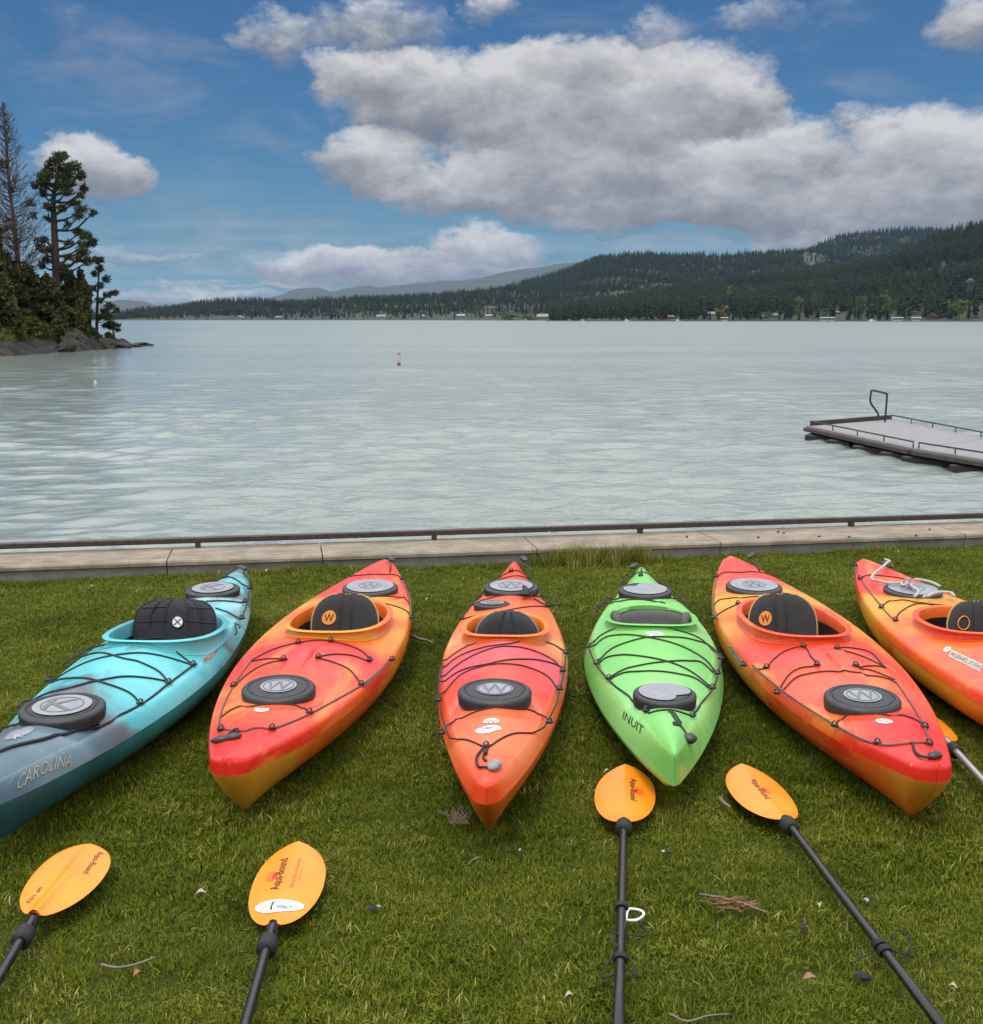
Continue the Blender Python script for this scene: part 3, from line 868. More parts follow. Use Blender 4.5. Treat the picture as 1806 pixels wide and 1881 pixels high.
def leaf_cloud(seed, blobs, n, size, tri=True, flat=0.0):
    """many leaf-sized faces spread through the given ellipsoids (centre, radii)"""
    r = np.random.default_rng(seed); V, F = [], []
    vol = np.array([b_[1][0] * b_[1][1] * b_[1][2] for b_ in blobs]) ** .72; vol /= vol.sum()
    for bi, cnt in enumerate(np.maximum(1, (vol * n).astype(int))):
        c, rd = np.array(blobs[bi][0]), np.array(blobs[bi][1])
        for _ in range(cnt):
            d = r.normal(0, 1, 3); d /= np.linalg.norm(d); q = r.uniform() ** .45
            p = c + d * q * rd
            a = r.normal(0, 1, 3); a[2] *= (1 - flat); a /= np.linalg.norm(a); b2 = np.cross(a, r.normal(0, 1, 3)); b2 /= np.linalg.norm(b2) + 1e-9
            s_ = size * r.uniform(.5, 1.35); k = len(V)
            V += [tuple(p - a * s_ * .6), tuple(p + b2 * s_ * .38), tuple(p + a * s_ * .75), tuple(p - b2 * s_ * .38)]
            F.append((k, k + 1, k + 2, k + 3))
    return V, F

M['leaf_green'] = mat_foliage('leaves_green', [(0, (.035, .060, .015)), (.5, (.070, .115, .025)), (1, (.12, .16, .04))], .2)
M['leaf_yellow'] = mat_foliage('leaves_yellowish', [(0, (.11, .105, .035)), (.5, (.20, .18, .06)), (1, (.27, .24, .09))], .2)
DECID = [  # hill, px, base py, top py, half width px, material, label
    (hillD, 1565, 588, 545, 13, 'leaf_green', 'light green broad tree by the far shore, left of the pair'),
    (hillD, 1609, 588, 533, 12, 'leaf_green', 'tallest light green tree by the far shore, above the slide'),
    (hillD, 1625, 587, 551, 6, 'leaf_green', 'narrow light green tree right beside the tallest one'),
    (hillD, 1451, 587, 546, 11, 'leaf_green', 'dense pointed green tree right of the grey lake house'),
    (hillD, 1478, 587, 536, 7, 'leaf_green', 'slim tree with a bare stem and high green crown'),
    (hillD, 1399, 588, 573, 11, 'leaf_green', 'round green bush in front of the grey lake house'),
    (hillD, 1314, 587, 559, 14, 'leaf_yellow', 'yellowish willow beside the pale green roofed house'),
    (hillD, 1338, 557, 523, 17, 'leaf_green', 'bright green tree uphill behind the long white house'),
    (hillD, 1362, 557, 529, 11, 'leaf_green', 'green tree just right of the bright one uphill'),
    (hillD, 1498, 587, 566, 6, 'leaf_green', 'small green tree left of the boat canopies'),
    (hillA, 935, 588, 574, 18, 'leaf_green', 'wide green shrub mass by the far shore'),
    (hillA, 970, 588, 577, 15, 'leaf_green', 'lower green shrub left of the tan boathouse'),
    (hillD, 1740, 588, 553, 16, 'leaf_green', 'dull green broad tree near the right end of the far shore')]
for i, (hill, px, py, pt, hw, mt, lab) in enumerate(DECID):
    r = find_r(hill, px, py); p = hill.xyz(px, r); H_ = (py - pt) / FPX * r; W_ = hw / FPX * r
    HOUSES.append((px, hw * .5, r))
    o = thing('broadleaf_tree' if H_ > 12 else 'green_shrub', lab, 'tree' if H_ > 12 else 'shrub', (p[0], p[1], p[2] - .3))
    rr = np.random.default_rng(i + 40); lo = .12 if H_ < 12 or hw > 10 else .42
    blobs = [((rr.normal(0, W_ * .38), rr.normal(0, W_ * .38), H_ * rr.uniform(lo + .15, .88)), (W_ * .5, W_ * .5, H_ * .13)) for _ in range(8)] + [((0, 0, H_ * .92), (W_ * .28, W_ * .28, H_ * .09))]
    mk('crown', *leaf_cloud(i + 900, blobs, 420, max(.8, W_ * .2)), M[mt], o, smooth=False)
    tv, tf = g_tube([(0, 0, 0), (.2, 0, H_ * .4), (0, .1, H_ * .8)], .25, 5, taper=(1, .3)); mk('trunk', tv, tf, M['bark'], o)

# boat canopies, slide and boats moored on the far shore
M['canopy'] = mat_plain('canopy_sheet', (.20, .22, .21), .6)
M['boat_white'] = mat_plain('boat_white', (.46, .46, .44), .35)
for (px, w_, lab) in ((1499, 9.0, 'boat lift canopy by the far shore, left of two together'), (1511, 8.0, 'boat lift canopy by the far shore, right of two together'), (1630, 11.5, 'wide boat lift canopy right of the slide on the far shore'),
                      (1664, 10.0, 'boat lift canopy in front of the red brown cabin'), (1320, 8.0, 'boat canopy on the shore beside the willow')):
    r = float(hillD.shore(px)) - 8; a = float(az_of(px)); p = (r * math.sin(a), r * math.cos(a), ZW)
    o = thing('boat_canopy', lab, 'boat canopy', p, -a, 'boat canopies on the far shore')
    q = MB(); hw_ = w_ / 2
    V = [(-hw_, -2.2, 3.2), (hw_, -2.2, 3.2), (hw_, 2.2, 3.2), (-hw_, 2.2, 3.2), (-hw_ * .8, 0, 4.1), (hw_ * .8, 0, 4.1)]
    q.add(V, [(0, 1, 5, 4), (2, 3, 4, 5), (0, 4, 3), (1, 2, 5), (0, 3, 2, 1)]); q.build('canopy_roof', M['canopy'], o, smooth=False)
    for sx in (-1, 1):
        for sy in (-1, 1):
            mk('post', *g_tube([(sx * hw_ * .85, sy * 1.9, -1), (sx * hw_ * .85, sy * 1.9, 3.25)], .14, 4), M['canopy'], o)
    q = MB(); q.add(*g_rings([[(x_ * hw_ * f, y_ * f, z_) for x_, y_ in ((-.75, -.9), (.5, -.9), (.85, 0), (.5, .9), (-.75, .9))] for f, z_ in ((.75, .25), (1, 1.3), (.98, 1.5))], True, True))
    q.build('moored_boat', M['boat_white'], o, smooth=False)
r = 1140; a = float(az_of(1616)); o = thing('water_slide', 'pale yellow slide at the far shore left of the wide canopy', 'slide', (r * math.sin(a), r * math.cos(a), ZW), -a)
q = MB(); q.add(*g_grid([[(-3.5, -.6, .4), (-3.5, .6, .4)], [(-2, -.6, 1.2), (-2, .6, 1.2)], [(1, -.6, 4), (1, .6, 4)], [(2, -.6, 4.2), (2, .6, 4.2)]])); q.add(*g_box((1.9, 0, 2), (.3, 1.1, 4.2)))
q.build('slide_chute', mat_plain('slide_yellow', (.55, .46, .26), .5), o)
for (px, w_, lab) in ((1067, 5, 'small bluish boat on the far shore under dark trees'), (1044, 6, 'brown boat hull on the far shore next to the bluish one'), (1146, 6, 'pale motor boat moored below the far shore trees'), (1237, 5, 'little light boat beside the pinkish cabin'), (964, 4, 'tiny white sail boat near the green shrubs'), (1585, 8, 'flat dock boat under the light green trees')):
    hill = hillD if px > 1020 else hillA
    r = float(hill.shore(px)) - 6; a = float(az_of(px))
    o = thing('moored_boat', lab, 'boat', (r * math.sin(a), r * math.cos(a), ZW - .2), -a)
    q = MB(); q.add(*g_rings([[(x_ * w_ * .5 * f, y_ * f * 1.1, z_) for x_, y_ in ((-1, -.9), (.5, -.9), (1, 0), (.5, .9), (-1, .9))] for f, z_ in ((.8, 0), (1, .9), (.95, 1.1))], True, True))
    c_ = {1067: (.30, .34, .46), 1044: (.25, .16, .12)}.get(px, (.5, .49, .45)); q.build('hull', cmat(c_, .4), o, smooth=False)
    mk('cabin', *g_box((-.1 * w_, 0, 1.6), (w_ * .35, 1.3, 1.2)), cmat(tuple(min(.7, k * 1.2) for k in c_), .4), o, smooth=False)

# ------------------------------------------------------------------ wooded point on the left
SHORE = [(20, -62), (50, -46), (70, -38.5), (80, -37.0), (88, -36.0), (95, -34.4), (104, -34.3), (111, -34.6), (118, -34.4), (124, -34.3), (126.5, -36.5), (130, -41), (138, -52), (150, -70), (175, -110)]
def pt_h(x, y):
    e = spl(y, SHORE) - x
    tail = np.clip((127.5 - y) / 14.0, .16, 1)
    z = -1.3 + 3.1 * np.clip(e / 6.5, 0, 1) ** 1.1 * tail + .28 * np.abs(np.sin(x * 2.3 + y * 1.1) * np.sin(y * 1.9 - x * .7)) * np.clip(e, 0, 1) * np.clip((9 - e) / 4, 0, 1) + .5 * np.clip((e - 6) / 25, 0, 1.5)
    return z + (.16 * np.sin(x * 1.7 + y * .9) + .12 * np.sin(x * .7 - y * 1.9) + .2 * np.sin(y * .43)) * np.clip(e, 0, 1)
ys = np.concatenate((np.linspace(22, 80, 24), np.linspace(81, 130, 110), np.linspace(132, 172, 16)))
es = np.concatenate((np.linspace(-1.0, 9, 44), np.linspace(10, 70, 24)))
rows = [[(float(spl(y, SHORE)) - e, y, float(pt_h(float(spl(y, SHORE)) - e, y))) for e in es] for y in ys]
m, nt, b = new_mat('point_ground')
geo = nt.nodes.new('ShaderNodeNewGeometry'); sp = nt.nodes.new('ShaderNodeSeparateXYZ'); nt.links.new(geo.outputs['Position'], sp.inputs[0])
zz = N(nt, sp.outputs[2]); n1 = noise(nt, geo.outputs['Position'], .9, 5.0, .65); n2 = noise(nt, geo.outputs['Position'], 5.0, 4.0, .6)
grs = ramp(nt, n1 * .5 + n2 * .5, [(.35, (.020, .024, .008)), (.65, (.055, .060, .016))])
rk = ramp(nt, n2, [(.35, (.007, .006, .004)), (.65, (.026, .020, .014))])
nt.links.new(mixc(nt, (zz + (n1 - .5) * 1.2).smooth(.15, .6), rk, grs), b.inputs['Base Color']); b.inputs['Roughness'].default_value = .95
bn = nt.nodes.new('ShaderNodeBump'); bn.inputs['Strength'].default_value = .8; bn.inputs['Distance'].default_value = .3
nt.links.new(n2.s, bn.inputs['Height']); nt.links.new(bn.outputs[0], b.inputs['Normal'])
tag(mk('point_terrain', *g_grid(rows), m), kind='structure')

def ico(n=2):
    import bmesh
    bm = bmesh.new(); bmesh.ops.create_icosphere(bm, subdivisions=n, radius=1.0)
    V = np.array([v.co[:] for v in bm.verts]); F = [tuple(v.index for v in f.verts) for f in bm.faces]; bm.free(); return V, F
ICO3 = ico(4); ICO2 = ico(2)
def g_rock(seed, size, sub=ICO3, flat=.25):
    r = np.random.default_rng(seed); V, F = sub; V = V.copy()
    for _ in range(26):                                   # planar cuts give facets
        d = r.normal(0, 1, 3); d[2] *= .8; d /= np.linalg.norm(d); h_ = r.uniform(.5, .88)
        q = V @ d; V -= np.maximum(q - h_, 0)[:, None] * d
    for k in range(5):
        f = 2.2 * 1.8 ** k; o_ = r.uniform(0, 6, 3)
        V *= (1 + .085 / 1.35 ** k * np.sin(V[:, [0]] * f + o_[0]) * np.sin(V[:, [1]] * f + o_[1] + V[:, [2]] * f))
    return V * np.array(size), F
m, nt, b = new_mat('shore_rock')
t = nt.nodes.new('ShaderNodeNewGeometry')
n1 = noise(nt, t.outputs['Position'], 1.1, 6.0, .7, .8); n2 = noise(nt, t.outputs['Position'], 7.0, 5.0, .65)
c = ramp(nt, n1 * .6 + n2 * .4, [(.3, (.010, .0085, .007)), (.5, (.032, .027, .022)), (.7, (.085, .074, .062))])
nt.links.new(c, b.inputs['Base Color']); b.inputs['Roughness'].default_value = .9
bn = nt.nodes.new('ShaderNodeBump'); bn.inputs['Strength'].default_value = .9; bn.inputs['Distance'].default_value = .25
nt.links.new((n1 + n2 * .5).s, bn.inputs['Height']); nt.links.new(bn.outputs[0], b.inputs['Normal'])
M['rock'] = m
for k, (px, py, d, sx, sy, sz, lab) in enumerate((
        (128, 644, 104, 1.7, 2.2, 1.5, 'dark craggy block at the left end of the outcrop'),
        (146, 644, 106, 1.9, 2.6, 1.9, 'highest dark craggy block of the outcrop'),
        (166, 643, 109, 1.7, 2.6, 1.6, 'dark craggy block in the middle of the outcrop'),
        (188, 641, 112, 1.6, 3.0, 1.1, 'sloping brown rock under the slender pine on the point'),
        (206, 640, 115, 1.4, 2.6, .75, 'brown rock just right of the slender pine'),
        (228, 639, 119, 1.6, 2.6, .5, 'low brown rock ledge running out from the point'),
        (262, 638, 123, 1.5, 1.8, .42, 'rounded low rock at the very end of the point'),
        (103, 648, 100, 1.5, 2.2, .6, 'flat grey rock at the waterline left of the outcrop'),
        (82, 645, 99, .7, .9, .6, 'small boulder on the shore behind the flat rock'),
        (60, 648, 97, 1.3, 1.5, .4, 'low rock on the shore between the driftwood and the boulder'),
        (8, 655, 91, 1.3, 1.5, .5, 'smooth tan slab at the left edge of the shore'))):
    p = at_y(px, py, d); o = mk('shore_rock', *g_rock(70 + k, (sx, sy, sz)), M['rock'], smooth=False)
    o.location = (p[0], p[1], ZW + sz * .12); o.rotation_euler = (0, 0, .3 * k); tag(o, lab, 'rock', 'rocks of the wooded point')
M['driftwood'] = mat_plain('driftwood', (.34, .29, .23), .85, var=.25, scale=4)
for k, (a_, b_, r_, lab) in enumerate((((-6, 644), (24, 640), .17, 'bleached driftwood log lying at the top of the heap'), ((21, 645), (39, 648), .24, 'short thick pale driftwood log'), ((-8, 650), (22, 646), .13, 'thin driftwood log below the bleached one'))):
    A = at_y(*a_, 92 + k); B = at_y(*b_, 93 + k); z_ = -.15 - .12 * k
    o = mk('driftwood_log', *g_tube(smooth_line([A, (A + B) / 2 + (0, 0, .06), B], 4), r_, 7, taper=(1, .7)), M['driftwood']); tag(o, lab, 'log', 'driftwood on the point')

M['pine'] = mat_foliage('pine_needles', [(0, (.022, .032, .012)), (.5, (.048, .060, .020)), (1, (.085, .090, .032))], .8, rnd=.1)
M['cedar'] = mat_foliage('cedar_foliage', [(0, (.020, .026, .009)), (.5, (.044, .050, .015)), (1, (.075, .075, .022))], .6, rnd=.25)
M['shrubleaf'] = mat_foliage('shrub_leaves', [(0, (.022, .032, .008)), (.5, (.05, .064, .014)), (1, (.10, .11, .028))], .7, rnd=.2)
M['deadwood'] = mat_plain('dead_branches', (.070, .042, .030), .9, var=.4, scale=2)
M['pine_bark'] = mat_plain('pine_bark', (.036, .025, .020), .9, var=.45, scale=2.5, bump=.5)

def ground_at(x, y): return float(pt_h(np.array(x), np.array(y)))
def tree_base(px, d):
    a = at_y(px, 600, d); return np.array((a[0], a[1], ground_at(a[0], a[1]) - .15))
class PlaneMap:
    """places tree pieces on the upright plane through the trunk, with their own depth"""
    def __init__(s, px, d): s.d = d; s.b = tree_base(px, d)
    def __call__(s, px, py, dd=0.0):
        p = at_y(px, py, s.d); p[1] += dd; return p - s.b

def tufts(seed, blobs, n, size):
    """needle tufts: small bursts of narrow blades in the given ellipsoids"""
    r = np.random.default_rng(seed); V, F = [], []
    vol = np.array([b_[1][0] * b_[1][2] for b_ in blobs]); vol = vol / vol.sum()
    for bi, cnt in enumerate(np.maximum(3, (vol * n).astype(int))):
        c, rd = np.array(blobs[bi][0]), np.array(blobs[bi][1])
        for _ in range(cnt):
            d = r.normal(0, 1, 3); d /= np.linalg.norm(d); p = c + d * rd * r.uniform() ** .4 * r.uniform(.75, 1.08)
            for _k in range(5):
                a = r.normal(0, 1, 3) + np.array((0, 0, .45)) + d * .4; a /= np.linalg.norm(a)
                w = np.cross(a, r.normal(0, 1, 3)); w /= np.linalg.norm(w) + 1e-9; s_ = size * r.uniform(.6, 1.2); k = len(V)
                V += [tuple(p - w * s_ * .16), tuple(p + a * s_), tuple(p + w * s_ * .16)]; F.append((k, k + 1, k + 2))
    return V, F

# big ponderosa
def pine_tree(name, lab, px, d, trunk, blobs_px, r0, limbs_from, n, size, seed, depth=.9):
    pm = PlaneMap(px, d); r = np.random.default_rng(seed); k1 = d / FPX
    o = thing(name, lab, 'tree', pm.b)
    tr = [pm(*q) for q in trunk]; tr[0] = np.array((tr[0][0], tr[0][1], -.4))
    line = smooth_line(tr, 6)
    mk('trunk', *g_tube(line, r0, 9, taper=(1.0, .28)), M['pine_bark'], o)
    blobs = []; q = MB()
    for (cx, cy, rx, ry) in blobs_px:
        c = pm(cx, cy, r.normal(0, 1) * rx * k1 * depth); blobs.append((c, (rx * k1, rx * k1 * .9, ry * k1)))
        zs_ = c[2] - abs(c[0] - np.interp(c[2], [p[2] for p in line], [p[0] for p in line])) * .35 - ry * k1 * .6
        s_ = min(line, key=lambda p: abs(p[2] - zs_))
        mid = (s_ + c) / 2 + np.array((0, 0, -.12 * np.linalg.norm(c - s_) + r.normal(0, .12)))
        q.add(*g_tube(smooth_line([s_, mid, c], 5), max(.035, r0 * .34), 5, taper=(1, .25)))
        for _ in range(5):
            e = c + np.array((r.normal(0, .7) * rx, r.normal(0, .6) * rx, r.normal(0, .6) * ry)) * k1
            q.add(*g_tube([mid + (c - mid) * r.uniform(.3, .9), e], .035, 3, taper=(1, .4)))
    q.build('limbs', M['pine_bark'], o)
    mk('crown', *tufts(seed + 1, blobs, n, size), M['pine'], o, smooth=False)
    return o
pine_tree('pine_tree', 'tall live ponderosa pine with clumped crown and bare lower trunk on the point', 105, 112,
    [(106, 600), (104, 520), (101, 450), (99, 400), (98, 365), (104, 330), (108, 285)],
    [(108, 285, 15, 8), (96, 296, 15, 9), (122, 294, 14, 9), (82, 308, 12, 10), (108, 310, 18, 11), (136, 308, 16, 10), (72, 325, 10, 10), (92, 326, 16, 10), (122, 326, 18, 10), (146, 322, 11, 10), (66, 340, 8, 9), (84, 342, 14, 8),
     (112, 342, 14, 9), (136, 340, 14, 9), (152, 346, 8, 9), (74, 354, 10, 6), (128, 355, 15, 7), (150, 360, 8, 6), (92, 380, 9, 8), (137, 374, 14, 6), (120, 384, 10, 6), (154, 385, 13, 7), (168, 391, 8, 6), (148, 398, 12, 6), (90, 402, 8, 6),
     (124, 412, 7, 5), (140, 426, 13, 7), (157, 433, 13, 8), (168, 445, 11, 8), (152, 450, 13, 7), (130, 448, 9, 6), (80, 440, 9, 7), (90, 458, 10, 7), (74, 455, 8, 6), (160, 464, 13, 8), (146, 476, 12, 7), (165, 480, 10, 8), (90, 478, 9, 8), (128, 474, 9, 6), (120, 492, 10, 8), (76, 486, 8, 8)],
    .42, None, 2600, .34, 500)
pine_tree('pine_tree', 'slender young pine leaning over the rocks at the tip of the point', 177, 115,
    [(177, 614), (178, 585), (179, 550), (181, 515), (183, 480)],
    [(183, 478, 7, 7), (174, 478, 7, 6), (187, 494, 9, 7), (172, 503, 7, 6), (197, 513, 9, 7), (184, 524, 8, 6), (208, 538, 9, 6), (196, 542, 8, 5), (171, 530, 6, 6), (188, 552, 9, 6), (206, 562, 11, 6), (192, 572, 9, 5), (214, 570, 7, 5), (184, 584, 7, 5), (200, 583, 9, 5)],
    .17, None, 700, .30, 520)
pine_tree('pine_tree', 'stunted little pine bent towards the water at the tip of the point', 214, 117,
    [(214, 629), (210, 618), (207, 606), (203, 597)],
    [(203, 594, 8, 4), (213, 598, 7, 3), (193, 598, 7, 3), (214, 606, 5, 3), (202, 602, 6, 3)], .12, None, 260, .30, 540)

# dead tree with fine bare branches
pm = PlaneMap(45, 110); o = thing('dead_tree', 'tall bare dead conifer with fine grey branches at the left edge', 'tree', pm.b)
tl = smooth_line([np.array((0, 0, -.4))] + [pm(*q) for q in ((38, 520), (30, 455), (24, 400), (17, 340), (12, 275), (7, 220), (4, 188))], 6)
mk('trunk', *g_tube(tl, .30, 8, taper=(1, .1)), mat_plain('dead_trunk', (.085, .045, .034), .9, var=.4, scale=2), o)
r = np.random.default_rng(77); q = MB(); tz = np.array([p[2] for p in tl]); k1 = 110 / FPX
for i in range(330):
    f = r.uniform(0, 1) ** .9; py = 560 - f * 368; z_ = pm(30, py)[2]
    j = int(np.argmin(abs(tz - z_))); s_ = tl[j].copy(); s_[2] = z_
    L = (10 + 62 * (1 - f) ** .9) * k1 * r.uniform(.5, 1.15); a = r.uniform(0, 6.283); dr_ = np.array((math.cos(a), math.sin(a), r.uniform(.25, .75)))
    m_ = s_ + dr_ * L * .5; e = s_ + dr_ * L + np.array((0, 0, L * .28))
    q.add(*g_tube([s_, m_, e], .042, 3, taper=(1, .3)))
    for _ in range(7):
        t_ = r.uniform(.3, 1); b0 = s_ + (e - s_) * t_; tw = dr_ * .5 + r.normal(0, .5, 3) + np.array((0, 0, .4))
        q.add(*g_tube([b0, b0 + tw * L * r.uniform(.12, .32)], .024, 3, cap=False, taper=(1, .4)))
q.build('branches', M['deadwood'], o)
mk('dead_needles', *tufts(88, [(pm(px_, py_, dd_), (rx_ * k1, rx_ * k1, ry_ * k1)) for px_, py_, dd_, rx_, ry_ in ((6, 300, 0, 9, 9), (18, 347, .3, 8, 6), (8, 420, -.2, 10, 7), (12, 405, .3, 8, 6), (52, 372, .4, 12, 7), (60, 395, 0, 10, 7), (66, 440, .3, 9, 6), (75, 460, 0, 10, 7))], 240, .30), mat_plain('dead_needles_brown', (.055, .034, .018), .9, var=.4, scale=3), o, smooth=False)

# bushy cedars and firs packed along the point
def cedar(lab, px, d, top, hw, seed, mat='cedar', name='cedar_tree', lo=.0, n=5200, pw=.55, cat='tree'):
    pm = PlaneMap(px, d); H_ = pm(px, top)[2]; W_ = hw * d / FPX; r = np.random.default_rng(seed)
    o = thing(name, lab, cat, pm.b, 0, 'trees and shrubs of the wooded point')
    blobs = []
    for i in range(70):
        f = r.uniform(lo, 1); R_ = W_ * (1 - f) ** pw + .12; a = r.uniform(0, 6.28); q_ = r.uniform(.3, .95) * R_
        blobs.append(((q_ * math.cos(a), q_ * math.sin(a), f * H_), (R_ * .32 + .14, R_ * .32 + .14, H_ * .055 + .12)))
    mk('crown', *leaf_cloud(seed + 5, blobs, n, .34 if cat == 'tree' else .22, flat=.2), M[mat], o, smooth=False)
    mk('trunk', *g_tube([(0, 0, -.4), (0, 0, H_ * .5), (0, 0, H_ * .96)], max(.06, .022 * H_), 6, taper=(1, .15)), M['pine_bark'], o)
CED = [('olive cedar at the far left edge, tallest of the bushy ones', -2, 104, 398, 26, 'cedar'), ('dark bushy cedar between the dead tree and the left edge', 22, 106, 468, 34, 'cedar'),
       ('broad olive cedar right below the dead tree', 55, 108, 488, 40, 'cedar'), ('dense dark cedar against the trunk of the tall pine', 92, 110, 505, 36, 'cedar'),
       ('wide dark cedar right of the tall pine', 128, 113, 496, 34, 'cedar'), ('narrow cedar at the right end of the thicket', 154, 113, 502, 19, 'cedar'),
       ('cedar at the back of the thicket behind the broad olive one', 70, 122, 520, 44, 'cedar'), ('cedar low at the left edge in front of the tallest bushy one', 4, 97, 505, 34, 'cedar'),
       ('cedar beyond the left edge of the thicket', -60, 106, 430, 44, 'cedar'), ('outlying cedar far left on the point', -130, 100, 410, 50, 'cedar')]
for k, (lab, px, d, top, hw, mt) in enumerate(CED): cedar(lab, px, d, top, hw, 600 + 11 * k, mt)
for k, (lab, px, d, top, hw, mt) in enumerate((('bright green young fir low in front of the wide dark cedar', 150, 108, 553, 11, 'shrubleaf'), ('yellow green shrub on the grassy bank', 66, 101, 590, 20, 'shrubleaf'), ('low green shrub on the bank at the left edge', 14, 97, 598, 26, 'shrubleaf'),
       ('small green bush between the slender pine and the rocks', 168, 114, 604, 9, 'shrubleaf'), ('small green bush at the foot of the stunted pine', 200, 116, 612, 8, 'shrubleaf'), ('dull shrub under the dense dark cedar', 104, 104, 588, 20, 'shrubleaf'))):
    cedar(lab, px, d, top, hw, 800 + 7 * k, mt, 'shrub', n=2000, pw=.5, cat='shrub')
# rough grass on the bank
bp = []
for _ in range(2600):
    y = rng.uniform(84, 121); e = rng.uniform(2.0, 8); x = float(spl(y, SHORE)) - e; z_ = ground_at(x, y)
    if z_ > .15: bp.append((x, y, z_ - .05))
V, F, T = grass_clump(77, 16, .3, .25, .6, .1, .02, .04, .8); V2, F2, T2 = grass_clump(78, 16, .3, .2, .45, .2, .02, .04, .9); T = [t * .05 for t in T]; T2 = [t * .12 for t in T2]
n = len(bp); s = rng.uniform(.6, 1.2, n)
scatter('bank_grass', bp, np.stack((s, s, s), 1), np.stack((np.zeros(n), np.zeros(n), rng.uniform(0, 6.28, n)), 1), rng.integers(0, 2, n),
        [proto('bank_grass_clump', V, F, M['grass'], T), proto('bank_grass_clump', V2, F2, M['grass'], T2)], 'rough olive grass on the bank of the wooded point', 'grass')

# ------------------------------------------------------------------ buoy and float
bpos = at(733, 671, ZW); k1 = bpos[1] / FPX
o = thing('marker_buoy', 'white cylindrical marker buoy with a red ring emblem out on the lake', 'buoy', (bpos[0], bpos[1], ZW))
def g_lathe(prof, ns=20):
    return g_rings([[(r_ * math.cos(2 * math.pi * k / ns), r_ * math.sin(2 * math.pi * k / ns), z_) for k in range(ns)] for r_, z_ in prof], True, True)
mk('body', *g_lathe([(.085, -.4), (.092, .13), (.092, .60), (.085, .70), (.05, .73)]), mat_plain('buoy_white', (.60, .53, .50), .5), o)
mk('base_band', *g_lathe([(.096, -.3), (.098, .02), (.098, .16), (.094, .165)]), mat_plain('buoy_base', (.05, .04, .035), .6), o)
mk('top_band', *g_lathe([(.094, .61), (.095, .62), (.090, .705), (.05, .738)]), mat_plain('buoy_top', (.13, .13, .15), .6), o)
ring = [(.0945 * math.sin(.3 + .075 / .0945 * math.cos(t)), -.0945 * math.cos(.3 + .075 / .0945 * math.cos(t)), .40 + .10 * math.sin(t)) for t in np.linspace(0, 2 * math.pi, 25)[:-1]]
mk('emblem', *g_tube(ring, .013, 4, closed=True), mat_plain('buoy_red', (.28, .07, .09), .6), o)
mk('stripe', *g_lathe([(.0935, .235), (.0945, .238), (.0945, .262), (.0935, .265)]), mat_plain('buoy_red_dark', (.20, .07, .07), .6), o)
wp = at(175, 704, ZW)
o = thing('mooring_float', 'tiny white float on the dark rippled water near the point', 'float', (wp[0], wp[1], ZW))
mk('float_body', *g_lathe([(.03, -.1), (.07, 0), (.06, .05), (.03, .08), (.015, .14), (.006, .15)], 12), M['boat_white'], o)

# ------------------------------------------------------------------ swimming dock
ZD = -.63
P1, P2_, P3, P4, P5 = (at(*q, ZD)[:2] for q in ((1482, 782), (1634, 769.5), (1676, 823), (1806, 844), (1806, 803)))
dvec = (P4 - P3) / np.linalg.norm(P4 - P3)
F4 = P3 + dvec * 7.5; B5 = P2_ + (P5 - P2_) / np.linalg.norm(P5 - P2_) * 12.5
M['dock_deck'] = mat_plain('dock_deck_grey', (.215, .215, .22), .8, var=.10, scale=6, bump=.2)
M['dock_wood'] = mat_plain('dock_weathered_wood', (.052, .042, .036), .85, var=.45, scale=9, bump=.4)
M['dock_metal'] = mat_plain('dock_dark_metal', (.040, .035, .042), .45, .3)
dk = thing('dock', 'grey floating swim dock with low edge rails at the right', 'dock', (P1[0], P1[1], ZW))
dO = np.array((P1[0], P1[1], ZW))
def L3(p, z): return np.array((p[0], p[1], z)) - dO
outl = [P1, P3, F4, B5, P2_]
seam = P3 + (P2_ - P3) * 0 
mid2 = P2_ + (B5 - P2_) * (np.linalg.norm(P3 - P1) / np.linalg.norm(B5 - P2_))
for poly in ([P1, P3 - dvec * .012, mid2, P2_], [P3 + dvec * .012, F4, B5, mid2 + dvec * .024]):
    # each section decked with cross boards
    A, B, C, D_ = poly; nb = max(2, int(np.linalg.norm(B - A) / .14))
    for k in range(nb):
        f0, f1 = k / nb, (k + 1) / nb - .03 / nb * 1.0
        q4 = [A + (B - A) * f0, A + (B - A) * f1, D_ + (C - D_) * f1, D_ + (C - D_) * f0]
        V = [tuple(L3(p, ZD + rng.uniform(-.002, .002) * 0)) for p in q4] + [tuple(L3(p, ZD - .035)) for p in q4]
        mk('deck_board', V, [(0, 1, 2, 3), (7, 6, 5, 4), (0, 4, 5, 1), (1, 5, 6, 2), (2, 6, 7, 3), (3, 7, 4, 0)], M['dock_deck'], dk, smooth=False)
def beam(name, A, B, z0, z1, w, mat, inward=0.0):
    d = (B - A) / np.linalg.norm(B - A); nrm = np.array((-d[1], d[0])); c = (A + B) / 2 + nrm * inward
    V, F = g_box((0, 0, 0), (np.linalg.norm(B - A), w, z1 - z0), rotz(math.atan2(d[1], d[0])), .01)
    V = [tuple(np.array(v) + L3(c, (z0 + z1) / 2)) for v in V]
    return mk(name, V, F, mat, dk, smooth=False)
beam('side_beam', P1, P3 - dvec * .03, ZD - .125, ZD - .037, .16, M['dock_wood']); beam('side_beam', P3 + dvec * .03, F4, ZD - .125, ZD - .037, .16, M['dock_wood'])
beam('side_beam', P2_, B5, ZD - .125, ZD - .037, .14, M['dock_wood'])
beam('end_beam', P1, P2_, ZD - .14, ZD - .037, .14, M['dock_wood'])
